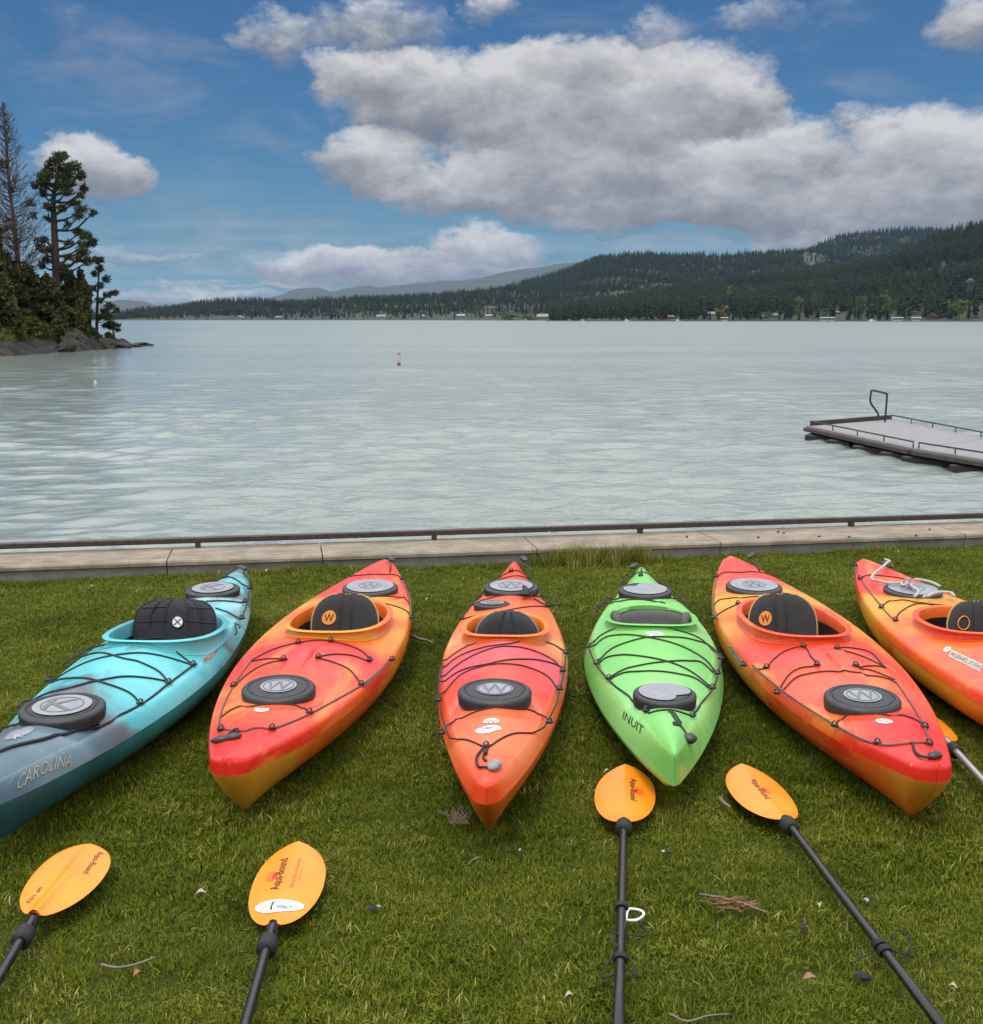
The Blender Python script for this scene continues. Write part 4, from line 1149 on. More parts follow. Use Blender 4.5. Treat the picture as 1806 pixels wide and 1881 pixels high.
beam('end_kerb', P1 + (P2_ - P1) * .03, P2_ - (P2_ - P1) * .015, ZD + .003, ZD + .105, .06, mat_plain('kerb_dark_wood', (.045, .022, .020), .7, var=.3), -.05)
def dock_rail(A, B, npst, inward):
    d = (B - A) / np.linalg.norm(B - A); nrm = np.array((-d[1], d[0])) * inward
    mk('edge_rail', *g_tube([L3(A + nrm, ZD + .115), L3(B + nrm, ZD + .115)], .016, 8), M['dock_metal'], dk)
    for k in range(npst):
        p = A + (B - A) * k / (npst - 1) + nrm
        mk('rail_post', *g_tube([L3(p, ZD - .03), L3(p, ZD + .115)], .013, 6), M['dock_metal'], dk)
u1 = (P3 - P1) / np.linalg.norm(P3 - P1)
dock_rail(P1 + u1 * .08, P3 - u1 * .08, 5, .06); dock_rail(P3 + dvec * .12, F4, 8, .06)
u2 = (B5 - P2_) / np.linalg.norm(B5 - P2_)
dock_rail(P2_ + u2 * .25, B5, 12, -.06)
for (A, B, k_) in ((P1, P3, 5), (P3, F4, 6), (P2_, B5, 6)):
    for k in range(k_):
        p = A + (B - A) * ((k + .15) / k_); nrm = np.array((-(B - A)[1], (B - A)[0])); nrm /= np.linalg.norm(nrm)
        mk('pile', *g_tube([L3(p + nrm * (.06 if A is not P2_ else -.06), ZD - .16), L3(p + nrm * .06, ZW - 1.2)], .045, 7), M['dock_metal'], dk)
for k in range(4):
    A = P1 + (P3 - P1) * (.04 + .25 * k); B = P2_ + (mid2 - P2_) * (.04 + .25 * k)
    V, F = g_box((0, 0, 0), (1.12, np.linalg.norm(B - A) * .95, .36), rotz(math.atan2((B - A)[1], (B - A)[0]) - math.pi / 2), .03)
    c = (A + B) / 2 + u1 * .65; mk('float_box', [tuple(np.array(v) + L3(c, ZD - .34)) for v in V], F, mat_plain('float_black', (.012, .014, .014), .6), dk, smooth=False)
for k in range(5):
    A = P3 + dvec * (.4 + 1.4 * k); B = A + (mid2 - P3)
    V, F = g_box((0, 0, 0), (1.12, np.linalg.norm(B - A) * .95, .36), rotz(math.atan2((B - A)[1], (B - A)[0]) - math.pi / 2), .03)
    c = (A + B) / 2; mk('float_box', [tuple(np.array(v) + L3(c, ZD - .34)) for v in V], F, mat_plain('float_black', (.012, .014, .014), .6), dk, smooth=False)
la = at(1624, 775, ZD); yy = la[1]
lp = [np.array((*at_y(px, py, yy + dy_)[[0, 1, 2]],)) - dO for px, py, dy_ in ((1625.5, 778, 0), (1629.5, 728, 0), (1626, 722.5, 0), (1603, 717, .0), (1600.5, 721, 0), (1599.5, 739, 0), (1613, 760, .1), (1612, 773, .1))]
mk('ladder_handle', *g_tube(smooth_line(lp, 5), .024, 8), M['dock_metal'], dk)

# ------------------------------------------------------------------ kayaks
M['emboss'] = mat_plain('embossed_grey', (.13, .135, .145), .45)
class Kayak:
    def __init__(s, name, label, bow, stern, spec):
        s.sp = spec
        zb, zs = spec['zb'], spec['zs']
        B = at(*bow, zb) if len(bow) == 2 else np.array(bow); S_ = at(*stern, zs) if len(stern) == 2 else np.array(stern)
        d = (S_ - B)[:2]; s.L = float(spec.get('L', np.linalg.norm(d))); d = d / np.linalg.norm(d)
        if 'L' in spec: B = S_.copy(); B[:2] -= d * s.L
        s.d = d; s.r = np.array((d[1], -d[0])); s.B = B[:2]
        c = s.B + d * s.L / 2; s.ang = math.atan2(-d[0], d[1])
        s.root = thing(name, label, 'kayak', (c[0], c[1], 0), s.ang, 'kayaks lined up on the lawn')
        s.h = spec['beam'] / 2
        s.name = name
    # local frame: x to the right seen from the bow, y from bow (0) to stern (L)
    def loc(s, P):
        P = np.asarray(P, float); q = P[..., :2] - s.B
        return np.stack((q @ s.r, q @ s.d, P[..., 2]), -1)
    def hb(s, y):
        t = np.clip(np.asarray(y, float) / s.L, 0, 1); tm = s.sp.get('tm', .5)
        a = np.where(t < tm, 1 - np.clip(1 - t / tm, 0, 1) ** s.sp.get('pb', 2.0), 1 - np.clip((t - tm) / (1 - tm), 0, 1) ** s.sp.get('ps', 2.0))
        w0, w1 = s.sp.get('w0', .04), s.sp.get('w1', .035)
        w = np.where(t < tm, w0, w1); b_ = w + (s.h - w) * a
        t0 = .016
        b_ = b_ * np.sqrt(np.clip(1 - (1 - np.clip(t / t0, 0, 1)) ** 2, 0, 1)) * np.sqrt(np.clip(1 - (1 - np.clip((1 - t) / t0, 0, 1)) ** 2, 0, 1))
        return np.maximum(b_, .0005)
    def zg(s, y): return spl(np.clip(np.asarray(y, float) / s.L, 0, 1), s.sp['sheer'])
    def cr(s, y): return spl(np.clip(np.asarray(y, float) / s.L, 0, 1), s.sp['crown'])
    def deckz(s, x, y):
        x = np.asarray(x, float); y = np.asarray(y, float)
        b_ = np.maximum(s.hb(y) - s.lip(y), .0004); q = np.clip(np.abs(x) / b_, 0, 1)
        mexp = s.sp.get('dexp', 1.9)
        z = s.zg(y) + .012 * np.clip(s.hb(y) / .03, 0, 1) + s.cr(y) * (1 - q ** mexp)
        for f in s.sp.get('feat', ()):
            if f[0] == 'rec':       # recess round a hatch
                _, cx, cy, rx, ry, dp = f; e = np.sqrt(((x - cx) / rx) ** 2 + ((y - cy) / ry) ** 2)
                k = np.clip((1.22 - e) / .14, 0, 1); z = z - dp * k * k * (3 - 2 * k)
            else:                   # raised panel
                _, x0, x1, y0, y1, hh_ = f; w = .012
                k = np.clip((x - x0) / w, 0, 1) * np.clip((x1 - x) / w, 0, 1) * np.clip((y - y0) / w, 0, 1) * np.clip((y1 - y) / w, 0, 1); z = z + hh_ * k
        return z
    def lip(s, y): return np.minimum(s.sp.get('lip', .014), s.hb(y) * .38)
    def px(s, px, py, z0=.33):
        """point of the deck under a photo pixel (local)"""
        z = z0
        for _ in range(25):
            q = s.loc(at(px, py, z)); zn = float(s.deckz(q[0], q[1])); z += (zn - z) * .6
        q = s.loc(at(px, py, z)); q[2] = z; return q
    def m(s, P):  # to mesh coordinates
        P = np.array(P, float); P[..., 1] -= s.L / 2; return P
    def part(s, name, VF, mat, parent=None, smooth=True, sharp=None, label=None):
        V, F = VF; o = mk(name, s.m(V), F, mat, parent or s.root, smooth, sharp=sharp)
        if label: o['label'] = label
        return o
    def hull(s, mh, md):
        L = s.L; a = np.linspace(0, 1, 150); T = np.unique(np.concatenate((np.linspace(0, .03, 14), np.linspace(.03, .97, 150), np.linspace(.97, 1, 14))))
        ckp = s.sp['cock']; rb, rs = s.sp['rake']
        # deck
        sx = np.concatenate((np.linspace(-1, -.9, 4)[:-1], np.linspace(-.9, .9, 47), np.linspace(.9, 1, 4)[1:]))
        rows = []
        band = s.sp.get('band', .04)
        for t in T:
            y = t * L; b_ = float(s.hb(y)); zgv = float(s.zg(y)); li = float(s.lip(y))
            xs_ = sx * (b_ - li); zz_ = s.deckz(xs_, np.full(len(xs_), y))
            core = [(x_, y, z_) for x_, z_ in zip(xs_, zz_)]
            zc = core[0][2]; zs_ = zgv - band; dz_ = zc - zs_; rd = s.sp.get('round', .35)
            sh = [(b_ - li * (1 - math.cos(math.pi / 2 * f)) ** rd * f ** .5, zs_ + dz_ * math.sin(math.pi / 2 * f) ** (1.0)) for f in (0, .25, .5, .72, .9)] if s.sp.get('lip', 0) > .02 else [(b_, zs_), (b_, zgv - .006), (b_ - li * .35, zgv + .006)]
            rows.append([(-a_, y, z_) for a_, z_ in sh] + core + [(a_, y, z_) for a_, z_ in sh[::-1]])
        V, F = g_grid(rows); V = np.array(V); cx, cy, cw, ca = ckp['x'], ckp['y'], ckp['w'], ckp['a']
        e = (np.abs((V[:, 0] - cx) / cw) ** 2.3 + np.abs((V[:, 1] - cy) / ca) ** 2.3)
        F = [f for f in F if not any(e[i] < .97 and V[i, 2] > .15 for i in f)]
        F = [tuple(reversed(f)) for f in F]
        s.deck_o = s.part('deck', (V, F), md, sharp=38)
        s.deck_bvh = BVHTree.FromPolygons([tuple(v) for v in V], F)
        # hull
        nm, n0, n1 = s.sp.get('nx', (3.0, 1.25, 1.35)); ph = np.linspace(-math.pi / 2, math.pi / 2, 41); rows = []
        for t in T:
            y = t * L; b_ = float(s.hb(y)) * .992; zt = float(s.zg(y)) - band; zk = .012 + s.sp.get('rocker', .03) * abs(2 * t - 1) ** 5 + .028 * abs(2 * t - 1) ** 60
            bl = math.sin(math.pi * min(max(t, 0), 1)) ** .9; ne = (n0 if t < .5 else n1) * (1 - bl) + nm * bl; me_ = 1.45 * (1 - bl) + 2.3 * bl
            yk = rb + (L - rb - rs) * t
            row = []
            for p in ph:
                sx_ = math.copysign(abs(math.sin(p)) ** (2 / ne), p); cz = abs(math.cos(p)) ** (2 / me_) if abs(p) < math.pi / 2 - 1e-6 else 0
                q = cz
                yy = y + (yk - y) * (q ** (1.15))
                row.append((b_ * sx_, yy, zt - (zt - zk) * cz))
            rows.append(row)
        VF = g_grid(rows)
        s.hull_o = s.part('hull', VF, mh, sharp=40); s.hull_bvh = BVHTree.FromPolygons([tuple(v) for v in VF[0]], VF[1])
    def cockpit(s, mc, liner):
        c = s.sp['cock']; ns = 72; rings = []
        prof = c.get('prof', [(.024, None, .002), (.012, None, .006), (.004, None, .014), (.001, .55, 0), (.006, .80, 0), (.022, .86, 0), (.027, .93, 0), (.023, 1.0, 0), (.010, 1.03, 0), (-.002, .98, 0), (-.006, .80, 0), (-.006, 0, -.03)])
        def lp(o_):
            P = []
            for k in range(ns):
                t = 2 * math.pi * k / ns; cc, ss = math.cos(t), math.sin(t); ex = 2 / 2.3
                P.append((c['x'] + (c['w'] + o_) * math.copysign(abs(cc) ** ex, cc), c['y'] + (c['a'] + o_) * math.copysign(abs(ss) ** ex, ss)))
            return np.array(P)
        base = lp(0)
        rimz = c['zf'] + (c['zb'] - c['zf']) * np.clip((base[:, 1] - (c['y'] - c['a'])) / (2 * c['a']), 0, 1)
        rimz = rimz - c.get('sag', .018) * (np.abs(base[:, 0] - c['x']) / c['w']) ** 2
        dz0 = np.minimum(s.deckz(base[:, 0], base[:, 1]), rimz - .012)
        for (o_, f, add) in prof:
            P = lp(o_); z = (s.deckz(P[:, 0], P[:, 1]) + add) if f is None else dz0 + (rimz - dz0) * f + add
            if f is None: z = np.minimum(z, rimz - .01)
            rings.append([(p[0], p[1], z_) for p, z_ in zip(P, z)])
        s.part('coaming', g_rings(rings), mc, sharp=50)
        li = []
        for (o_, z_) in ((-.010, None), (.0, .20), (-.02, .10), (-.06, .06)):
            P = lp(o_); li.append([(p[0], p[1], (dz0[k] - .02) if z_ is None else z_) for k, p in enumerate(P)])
        s.part('cockpit_liner', g_rings(li, False, True), liner)  # tub closing the cockpit, with the shade put into its colour
    def hatch(s, px, py, rx, ry, h, inlay=.0, logo=None, notch=False, name='hatch', inner_mat='rubber_grey', lift=.0, logo_s=.45, light=None):
        c = s.px(px, py - h * 0) if not isinstance(px, tuple) else np.array(px)
        c = np.array(c); cz = float(s.deckz(c[0], c[1]))
        e = .1; nx_ = 0.0; ny_ = -(float(s.deckz(c[0], c[1] + ry)) - float(s.deckz(c[0], c[1] - ry))) / (2 * ry)
        def P(u, v, z): return (c[0] + u, c[1] + v, cz - v * ny_ + z)
        ns = 44; rings = []
        for (f, z) in ((1.0, -.03), (1.02, 0), (1.02, h * .55), (1.0, h * .8), (.965, h), (.93, h + .002), (.86, h + .002), (.84, h - .003), (.80, h - .003), (.785, h + .001), (.4, h + .004), (.02, h + .005)):
            rings.append([P(rx * f * math.cos(2 * math.pi * k / ns), ry * f * math.sin(2 * math.pi * k / ns), z) for k in range(ns)])
        o = s.part(name, g_rings(rings, False, True), M['rubber'], sharp=45)
        if inlay:
            V, F = g_disc(5, 40)
            if notch:
                for k_ in range(len(V)):
                    a_ = math.atan2(V[k_][1], V[k_][0]); dd = (a_ - notch + math.pi) % (2 * math.pi) - math.pi
                    V[k_] *= 1 - .42 * math.exp(-(dd / .42) ** 2)
            V3 = [P(rx * inlay * a_, ry * inlay * b_, h + .0055 + .001) for a_, b_ in V]
            s.part('hatch_inlay', (V3, F), M[inner_mat], o)
        if logo:
            U, W_, F = text2d(logo); ls = logo_s
            V3 = [P((u_ - .5) * rx * 2 * ls * .8, (w_ - .5) * ry * 1.5 * ls, h + .0085) for u_, w_ in zip(U, W_)]
            s.part('emblem', (V3, F), M['emboss'], o)
            ring = [P(rx * ls * math.cos(t), ry * ls * math.sin(t), h + .0075) for t in np.linspace(0, 2 * math.pi, 37)[:-1]]
            s.part('emblem_ring', g_tube(ring, .002, 4, closed=True), M['emboss'], o)
        return o
    def line(s, pts, mat='cord', r=.0037, name='deck_line', lift=.0, n=6, label=None):
        P = np.array(smooth_line([s.px(*p) for p in pts], n))
        b_ = s.hb(P[:, 1]); P[:, 0] = np.clip(P[:, 0], -b_, b_)
        P[:, 2] = s.deckz(P[:, 0], P[:, 1]) + r * .8 + lift
        return s.part(name, g_tube(P, r, 6), M[mat], label=label)
    def fit(s, px, py, a=0.0, sc=1.0):
        c = s.px(px, py); cz = float(s.deckz(c[0], c[1]))
        q = MB(); R_ = rotz(a)
        q.add(*g_box((0, 0, .006), (.030 * sc, .016 * sc, .012), R_, .003)); 
        sc *= .8; q.add(*g_tube([R_ @ np.array((x_ * sc, 0, z_)) for x_, z_ in ((-.012, .010), (-.009, .020), (0, .024), (.009, .020), (.012, .010))], .004 * sc, 6))
        q.add(*g_tube([(-.012 * sc, -.010, .014), (.0, -.015, .012), (.014 * sc, -.006, .010), (.018 * sc, .010, .006)], .0035, 5))
        V = [(v[0] + c[0], v[1] + c[1], v[2] + cz) for v in q.V]
        s.part('fitting', (V, q.F), M['fitting'], sharp=40)
    def toggle(s, pts, mat='fitting', r=.017, strap=None, name='carry_handle', lift=.012):
        P = [s.px(*p) for p in pts]; 
        for p in P: p[2] = float(s.deckz(p[0], p[1])) + lift
        P = np.array(P); n = 11; line = [P[0] + (P[-1] - P[0]) * k / (n - 1) for k in range(n)]
        V, F = [], []
        rings = []
        d = P[-1] - P[0]; d /= np.linalg.norm(d); a = np.cross(d, (0, 0, 1)); a /= np.linalg.norm(a); b2 = np.cross(a, d)
        for k, p in enumerate(line):
            f = k / (n - 1); rr = r * math.sin(math.pi * (.08 + .84 * f)) ** .6 * (1 - .16 * math.cos(2 * math.pi * f * 2))
            rings.append([p + rr * (math.cos(t) * a + math.sin(t) * b2 * .75) for t in np.linspace(0, 2 * math.pi, 11)[:-1]])
        o = s.part(name, g_rings(rings, True, True), M[mat])
        if strap:
            Q = np.array(smooth_line([s.px(*p) for p in strap], 5)); Q[:, 2] = s.deckz(Q[:, 0], Q[:, 1]) + .008
            s.part('handle_cord', g_tube(Q, .005, 6), M['cord'], o)
        return o
    def near(s, P, lift=.0022, which='both'):
        out = []
        for p in P:
            best = None
            for bv in ((s.deck_bvh, s.hull_bvh) if which == 'both' else ((s.hull_bvh,) if which == 'hull' else (s.deck_bvh,))):
                h_ = bv.find_nearest(Vector(p))
                if h_[0] is not None and (best is None or h_[3] < best[3]): best = h_
            nrm = best[1]
            c = Vector((0, best[0].y, .14))
            if nrm.dot(best[0] - c) < 0: nrm = -nrm
            out.append(tuple(best[0] + nrm * lift))
        return out
    def hit(s, px, py):
        """point where a photo pixel meets the hull or deck (local)"""
        o_ = s.loc(np.array((0, 0, CAMH))); e = s.loc(np.array((0, 0, CAMH)) + ray(px, py)); d = Vector(e - o_).normalized(); best = None
        for bv in (s.deck_bvh, s.hull_bvh):
            h_ = bv.ray_cast(Vector(o_), d)
            if h_[0] is not None and (best is None or h_[3] < best[3]): best = h_
        if best is None: print('MISS', s.name, px, py); return s.px(px, py)
        return np.array(best[0])
    def decal(s, shape, o_px, e_px, t_px, mat, name='marking', lift=.0022, shear=0.0, arch=0.0, parent=None):
        """flat print: origin, end of its base line, top of its left side given as photo pixels on the boat"""
        O, E_, T_ = (s.hit(*q) for q in (o_px, e_px, t_px))
        if isinstance(shape, str): U, W_, F = text2d(shape, shear)
        else: U, W_, F = shape
        W_ = W_ + arch * 4 * U * (1 - U)
        P = [O + (E_ - O) * u_ + (T_ - O) * w_ for u_, w_ in zip(U, W_)]
        return s.part(name, (s.near(P, lift), F), M[mat] if isinstance(mat, str) else mat, parent)
    def seat(s, lx, rx, top, y, zb=.14, thick=.05, lean=.28, mat='fabric', seams=(-.16, .16), piping='piping', shape=2.6, sd=.016, zcap=None, drop=0):
        """padded back rest: panel with rounded top, stitched grooves and a piped edge; lean is metres of lean per metre of height"""
        Yw = None
        wy = s.B[1] + s.d[1] * y
        A = s.loc(at_y(lx, top + 30, wy)); C = s.loc(at_y(rx, top + 30, wy)); cx = (A[0] + C[0]) / 2; hw = abs(C[0] - A[0]) / 2
        zt = at_y((lx + rx) / 2, top, wy + .06)[2]; H_ = zt - zb
        def P(u, v, o_):  # u -1..1 , v 0..1, o_ offset along front normal
            w = hw * (1 if v < .45 else max(0.0, 1 - ((v - .45) / .55) ** shape) ** (1 / shape))
            bow_ = .055 * (u * w / hw) ** 2
            return np.array((cx + u * w, y + lean * v * H_ - bow_ - o_, zb + v * H_ + o_ * lean * .5))
        nu, nv = 37, 30; US = np.linspace(-1, 1, nu); VS = 1 - (1 - np.linspace(0, 1, nv)) ** 1.6
        def pad(u, v):
            ed = (1 - abs(u) ** 6) * (1 - v ** 10) ; w_ = thick * .55 * ed
            for q in seams: w_ -= sd * math.exp(-((u - q - q * .35 * (0.5 - v)) / .026) ** 2)
            return w_
        front = [[P(u, v, pad(u, v)) for u in US] for v in VS]; back = [[P(u, v, -thick * .4 * (1 - abs(u) ** 6) * (1 - v ** 10)) for u in US] for v in VS]
        V, F = g_grid(front); V2, F2 = g_grid(back); k = len(V)
        V = V + V2; F = [tuple(reversed(f)) for f in F] + [tuple(i + k for i in f) for f in F2]
        ob = s.part('seat_back', (V, F), M[mat])
        ed = [P(-1, v, 0) for v in VS[:-1]] + [P(u, VS[-2] * .5 + .5 * VS[-1], 0) for u in np.linspace(-.6, .6, 5)] + [P(1, v, 0) for v in VS[:-1][::-1]]
        edge = [P(-1, v, .0) for v in np.linspace(0, .97, 24)] + [P(u, 1 - .03 * (1 - 0), 0) for u in (-.5, 0, .5)] + [P(1, v, .0) for v in np.linspace(.97, 0, 24)]
        if piping: s.part('piping', g_tube(edge, .005, 6), M[piping], ob)
        s.part('seat_base', g_box((cx, y - .2, zb - .03), (hw * 1.7, .4, .05), None, .015), M['fabric'], ob, smooth=False)
        s._seatP = (P, pad, ob, H_, hw)
        return ob
    def seat_badge(s, u, v, r, mat, txt=None, tmat='black_print', ring=None):
        P, pad, ob, H_, hw = s._seatP
        V, F = g_disc(3, 28)
        def Q(a, b_, l_): 
            uu, vv = u + a * r / hw, v + b_ * r / H_; return tuple(P(uu, vv, pad(uu, vv) + l_))
        o = s.part('seat_badge', ([Q(a, b_, .004) for a, b_ in V], F), M[mat], ob) if mat else None
        if ring:
            s.part('badge_ring', g_tube([Q(math.cos(t) * .98, math.sin(t) * .98, .005) for t in np.linspace(0, 2 * math.pi, 29)[:-1]], r * .09, 5, closed=True), M[ring], ob)
        if txt:
            U, W_, F = text2d(txt); s.part('badge_letter', ([Q((u_ - .5) * 1.35, (w_ - .5) * 1.05, .0065) for u_, w_ in zip(U, W_)], F), M[tmat], ob)
    def quilt(s, rows_, cols):
        pass
    def sticker(s, px, py, wpx, hpx, rot=0.0):
        """white die-cut sticker with a paddler sketch: blob outline, blue and olive strokes"""
        V, F = g_disc(4, 36); V = V.copy()
        for k in range(len(V)):
            a = math.atan2(V[k][1], V[k][0]); V[k] *= .82 + .10 * math.sin(2 * a + .6) + .10 * math.sin(3 * a)
        U, W_ = V[:, 0] * .5 + .5, V[:, 1] * .5 + .5
        q = ((px - wpx / 2, py + hpx / 2), (px + wpx / 2, py + hpx / 2 + rot), (px - wpx / 2, py - hpx / 2))
        o = s.decal((U, W_, F), *q, 'white', 'sticker')
        for (pts, mt, w) in (([(.15, .35), (.30, .58), (.55, .66), (.78, .55)], 'tan_print', .03), ([(.22, .30), (.5, .24), (.8, .36)], 'tan_print', .025), ([(.22, .80), (.42, .62), (.62, .5)], 'blue_print', .05), ([(.42, .45), (.6, .55), (.7, .72)], 'blue_print', .06)):
            pts = np.array(smooth_line([(a, b_, 0) for a, b_ in pts], 4))[:, :2]; Vs, Fs = [], []
            for k, p in enumerate(pts):
                Vs += [(p[0], p[1] - w), (p[0], p[1] + w)]
                if k: Fs.append((2 * k - 2, 2 * k - 1, 2 * k + 1, 2 * k))
            Vs = np.array(Vs); s.decal((Vs[:, 0], Vs[:, 1], Fs), *q, mt, 'sticker_print', .003, parent=None).parent = o

def ell(n=30):
    V, F = g_disc(3, n); return V[:, 0] * .5 + .5, V[:, 1] * .5 + .5, F
RECT = (np.array([0, 1, 1, 0] if False else [i / 8 for i in range(9)] * 3), np.array([j / 2 for j in range(3) for i in range(9)]), [(j * 9 + i, j * 9 + i + 1, j * 9 + 10 + i, j * 9 + 9 + i) for j in range(2) for i in range(8)])

RED, RORG, ORG, SALM, YEL = (.60, .018, .010), (.68, .055, .012), (.72, .135, .012), (.72, .085, .036), (.64, .29, .022)
DORG = (.56, .10, .006); PINK = (.68, .042, .030)
REC = dict(beam=.735, tm=.50, pb=2.1, ps=2.0, w0=.055, w1=.045, zb=.30, zs=.315, rake=(.19, .10), dexp=2.0, band=.045, nx=(3.2, 1.3, 1.3), rocker=.0,
           sheer=[(0, .285), (.12, .258), (.3, .245), (.5, .242), (.8, .255), (1, .295)],
           crown=[(0, .010), (.05, .022), (.16, .040), (.28, .075), (.37, .095), (.5, .080), (.62, .040), (.75, .034), (.9, .030), (1, .010)])

def rec_cock(k, front, back, w, zf, zb, cx=0.0):
    f = k.loc(at(*front, zf)); b_ = k.loc(at(*back, zb)); return dict(x=cx, y=(f[1] + b_[1]) / 2, a=(b_[1] - f[1]) / 2 - .03, w=w, zf=zf, zb=zb)

# ---- orange and red recreational kayak, second from the left
def paint(nm, k, deck, hull, seed, warp=.05, bl=None):
    md = mat_poly(nm + '_deck', k.L, deck, warp, seed=seed, blotch=bl); mh = mat_poly(nm + '_hull', k.L, hull[0], warp * 1.3, zk=hull[1], seed=seed + 3, rough=.36, blotch=bl); return mh, md
k2 = Kayak('kayak', 'red and orange kayak with round logo on its back rest, second boat from the left', (414, 1396), (708, 1027), dict(REC))
k2.sp['cock'] = rec_cock(k2, (620, 1162), (660, 1098), .232, .382, .335, .03)
c = k2.px(512, 1272); c2 = k2.px(680, 1085); cp = k2.px(575, 1215)
k2.sp['feat'] = [('rec', c[0], c[1], .160, .142, .014), ('rec', c2[0], c2[1], .17, .19, .010), ('pan', -.05, .05, c[1] + .24, c[1] + .58, .013)]
dk_st = [(0, RED), (.07, RED), (.12, RORG), (.20, SALM), (.27, RORG), (.33, PINK), (.42, PINK), (.47, ORG), (.55, YEL), (.62, ORG), (.70, YEL), (.74, RORG), (.80, PINK), (1, RORG)]
hl_st = [(0, YEL), (.10, YEL), (.16, ORG), (.25, DORG), (.38, RORG), (.48, YEL), (.58, ORG), (.75, RORG), (1, RORG)]
mh, md = paint('red_orange', k2, dk_st, (hl_st, .15), 1.0, bl=(.70, .25, .03))
mc2 = mat_poly('orange_coaming', k2.L, [(0, ORG), (.45, YEL), (.5, ORG), (1, ORG)], .1, seed=4)
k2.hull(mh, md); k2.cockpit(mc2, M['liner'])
k2.hatch(512, 1272, .152, .135, .024, .5, 'W', logo_s=.42); k2.hatch(680, 1082, .160, .165, .015, .86, 'W', logo_s=.40)
for pts in ([(464, 1213), (504, 1193), (545, 1182), (581, 1177), (609, 1179), (653, 1191), (672, 1203), (679, 1216), (647, 1205), (609, 1203), (585, 1209), (609, 1216), (639, 1229), (653, 1243), (664, 1258)],
            [(429, 1263), (454, 1240), (484, 1222), (520, 1213), (493, 1211), (462, 1216)],
            [(403, 1321), (429, 1303), (471, 1297), (531, 1295), (553, 1301), (566, 1310)],
            [(543, 1138), (559, 1127), (578, 1119)], [(683, 1105), (719, 1112), (747, 1123), (756, 1135)], [(678, 1097), (733, 1098), (748, 1104), (755, 1113)],
            [(642, 1060), (664, 1057), (700, 1056), (728, 1057), (739, 1064)]): k2.line(pts)
for pts in ([(718, 1213), (664, 1260), (570, 1312), (500, 1341)], [(724, 1216), (668, 1262)], [(500, 1341), (471, 1338), (443, 1344), (406, 1341)], [(401, 1345), (405, 1315), (417, 1283), (440, 1244), (464, 1212)], [(739, 1064), (753, 1100), (757, 1138)]): k2.line(pts, 'cord_tan', .0040)
for q in ((679, 1215), (585, 1209), (521, 1213), (664, 1259), (720, 1214), (569, 1311), (500, 1340), (406, 1342), (429, 1262), (548, 1182), (608, 1179), (757, 1137), (739, 1065)): k2.fit(*q, a=.6)
k2.toggle([(388, 1367), (444, 1356)], r=.020, strap=[(420, 1352), (432, 1343), (437, 1344), (430, 1354)]); k2.toggle([(713, 1031), (723, 1039)], r=.022, strap=[(718, 1040), (717, 1052)], lift=.03)
k2.decal(ell(), (466, 1309), (494, 1308), (467, 1301), 'white', 'badge'); k2.decal('W', (473, 1307), (489, 1306.5), (473, 1302.5), 'black_print', 'badge_letter', .003)
k2.decal(RECT, (715, 1201), (736, 1180), (721, 1196), 'silver_print', 'side_badge'); k2.decal('WILDERNESS SYSTEMS', (720, 1199), (738, 1181), (722, 1196.5), 'black_print', 'side_lettering', .003)
k2.decal('SZRO', (675, 1054), (702, 1054), (675, 1050), 'red_print', 'stern_lettering')
k2.seat(572, 697, 1090, k2.sp['cock']['y'] + .10); k2.seat_badge(-.5, .58, .036, 'orange_print', 'W')
for q in ((-.2, 0), (.2, 0)): pass
P_, pad_, sb_, H_, hw_ = k2._seatP
k2.part('seat_strap', g_grid([[P_(1, .30, 0), P_(1, .42, 0)], [P_(1.12, .32, .03), P_(1.12, .44, .03)], [P_(1.3, .40, .05), P_(1.3, .54, .05)]]), M['strap'], sb_)

# ---- red and orange kayak, fifth from the left
k5 = Kayak('kayak', 'red and orange kayak with its red bow reaching furthest towards the lower right', (1722, 1408), (1342, 1021), dict(REC))
k5.sp['cock'] = rec_cock(k5, (1460, 1170), (1405, 1096), .228, .382, .335, -.035)
c = k5.px(1584, 1290); c2 = k5.px(1385, 1082)
k5.sp['feat'] = [('rec', c[0], c[1], .160, .142, .014), ('rec', c2[0], c2[1], .17, .19, .010), ('pan', -.05, .05, c[1] + .24, c[1] + .62, .013)]
dk5 = [(0, RED), (.10, RED), (.16, RORG), (.26, SALM), (.32, RORG), (.38, PINK), (.43, RORG), (.50, ORG), (.56, YEL), (.62, ORG), (.68, YEL), (.74, YEL), (.78, RORG), (.84, PINK), (1, RORG)]
hl5 = [(0, YEL), (.08, ORG), (.14, RED), (.28, DORG), (.38, RED), (.46, YEL), (.55, YEL), (.66, ORG), (.75, YEL), (.85, RORG), (1, RORG)]
mh, md = paint('red_yellow', k5, dk5, (hl5, .2), 7.0, bl=(.70, .24, .03))
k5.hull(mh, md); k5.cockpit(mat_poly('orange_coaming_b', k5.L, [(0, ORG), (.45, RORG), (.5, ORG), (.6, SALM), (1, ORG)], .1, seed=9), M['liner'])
k5.hatch(1584, 1290, .152, .135, .024, .5, 'W', logo_s=.42); k5.hatch(1385, 1080, .160, .165, .016, .86, 'W', logo_s=.40)
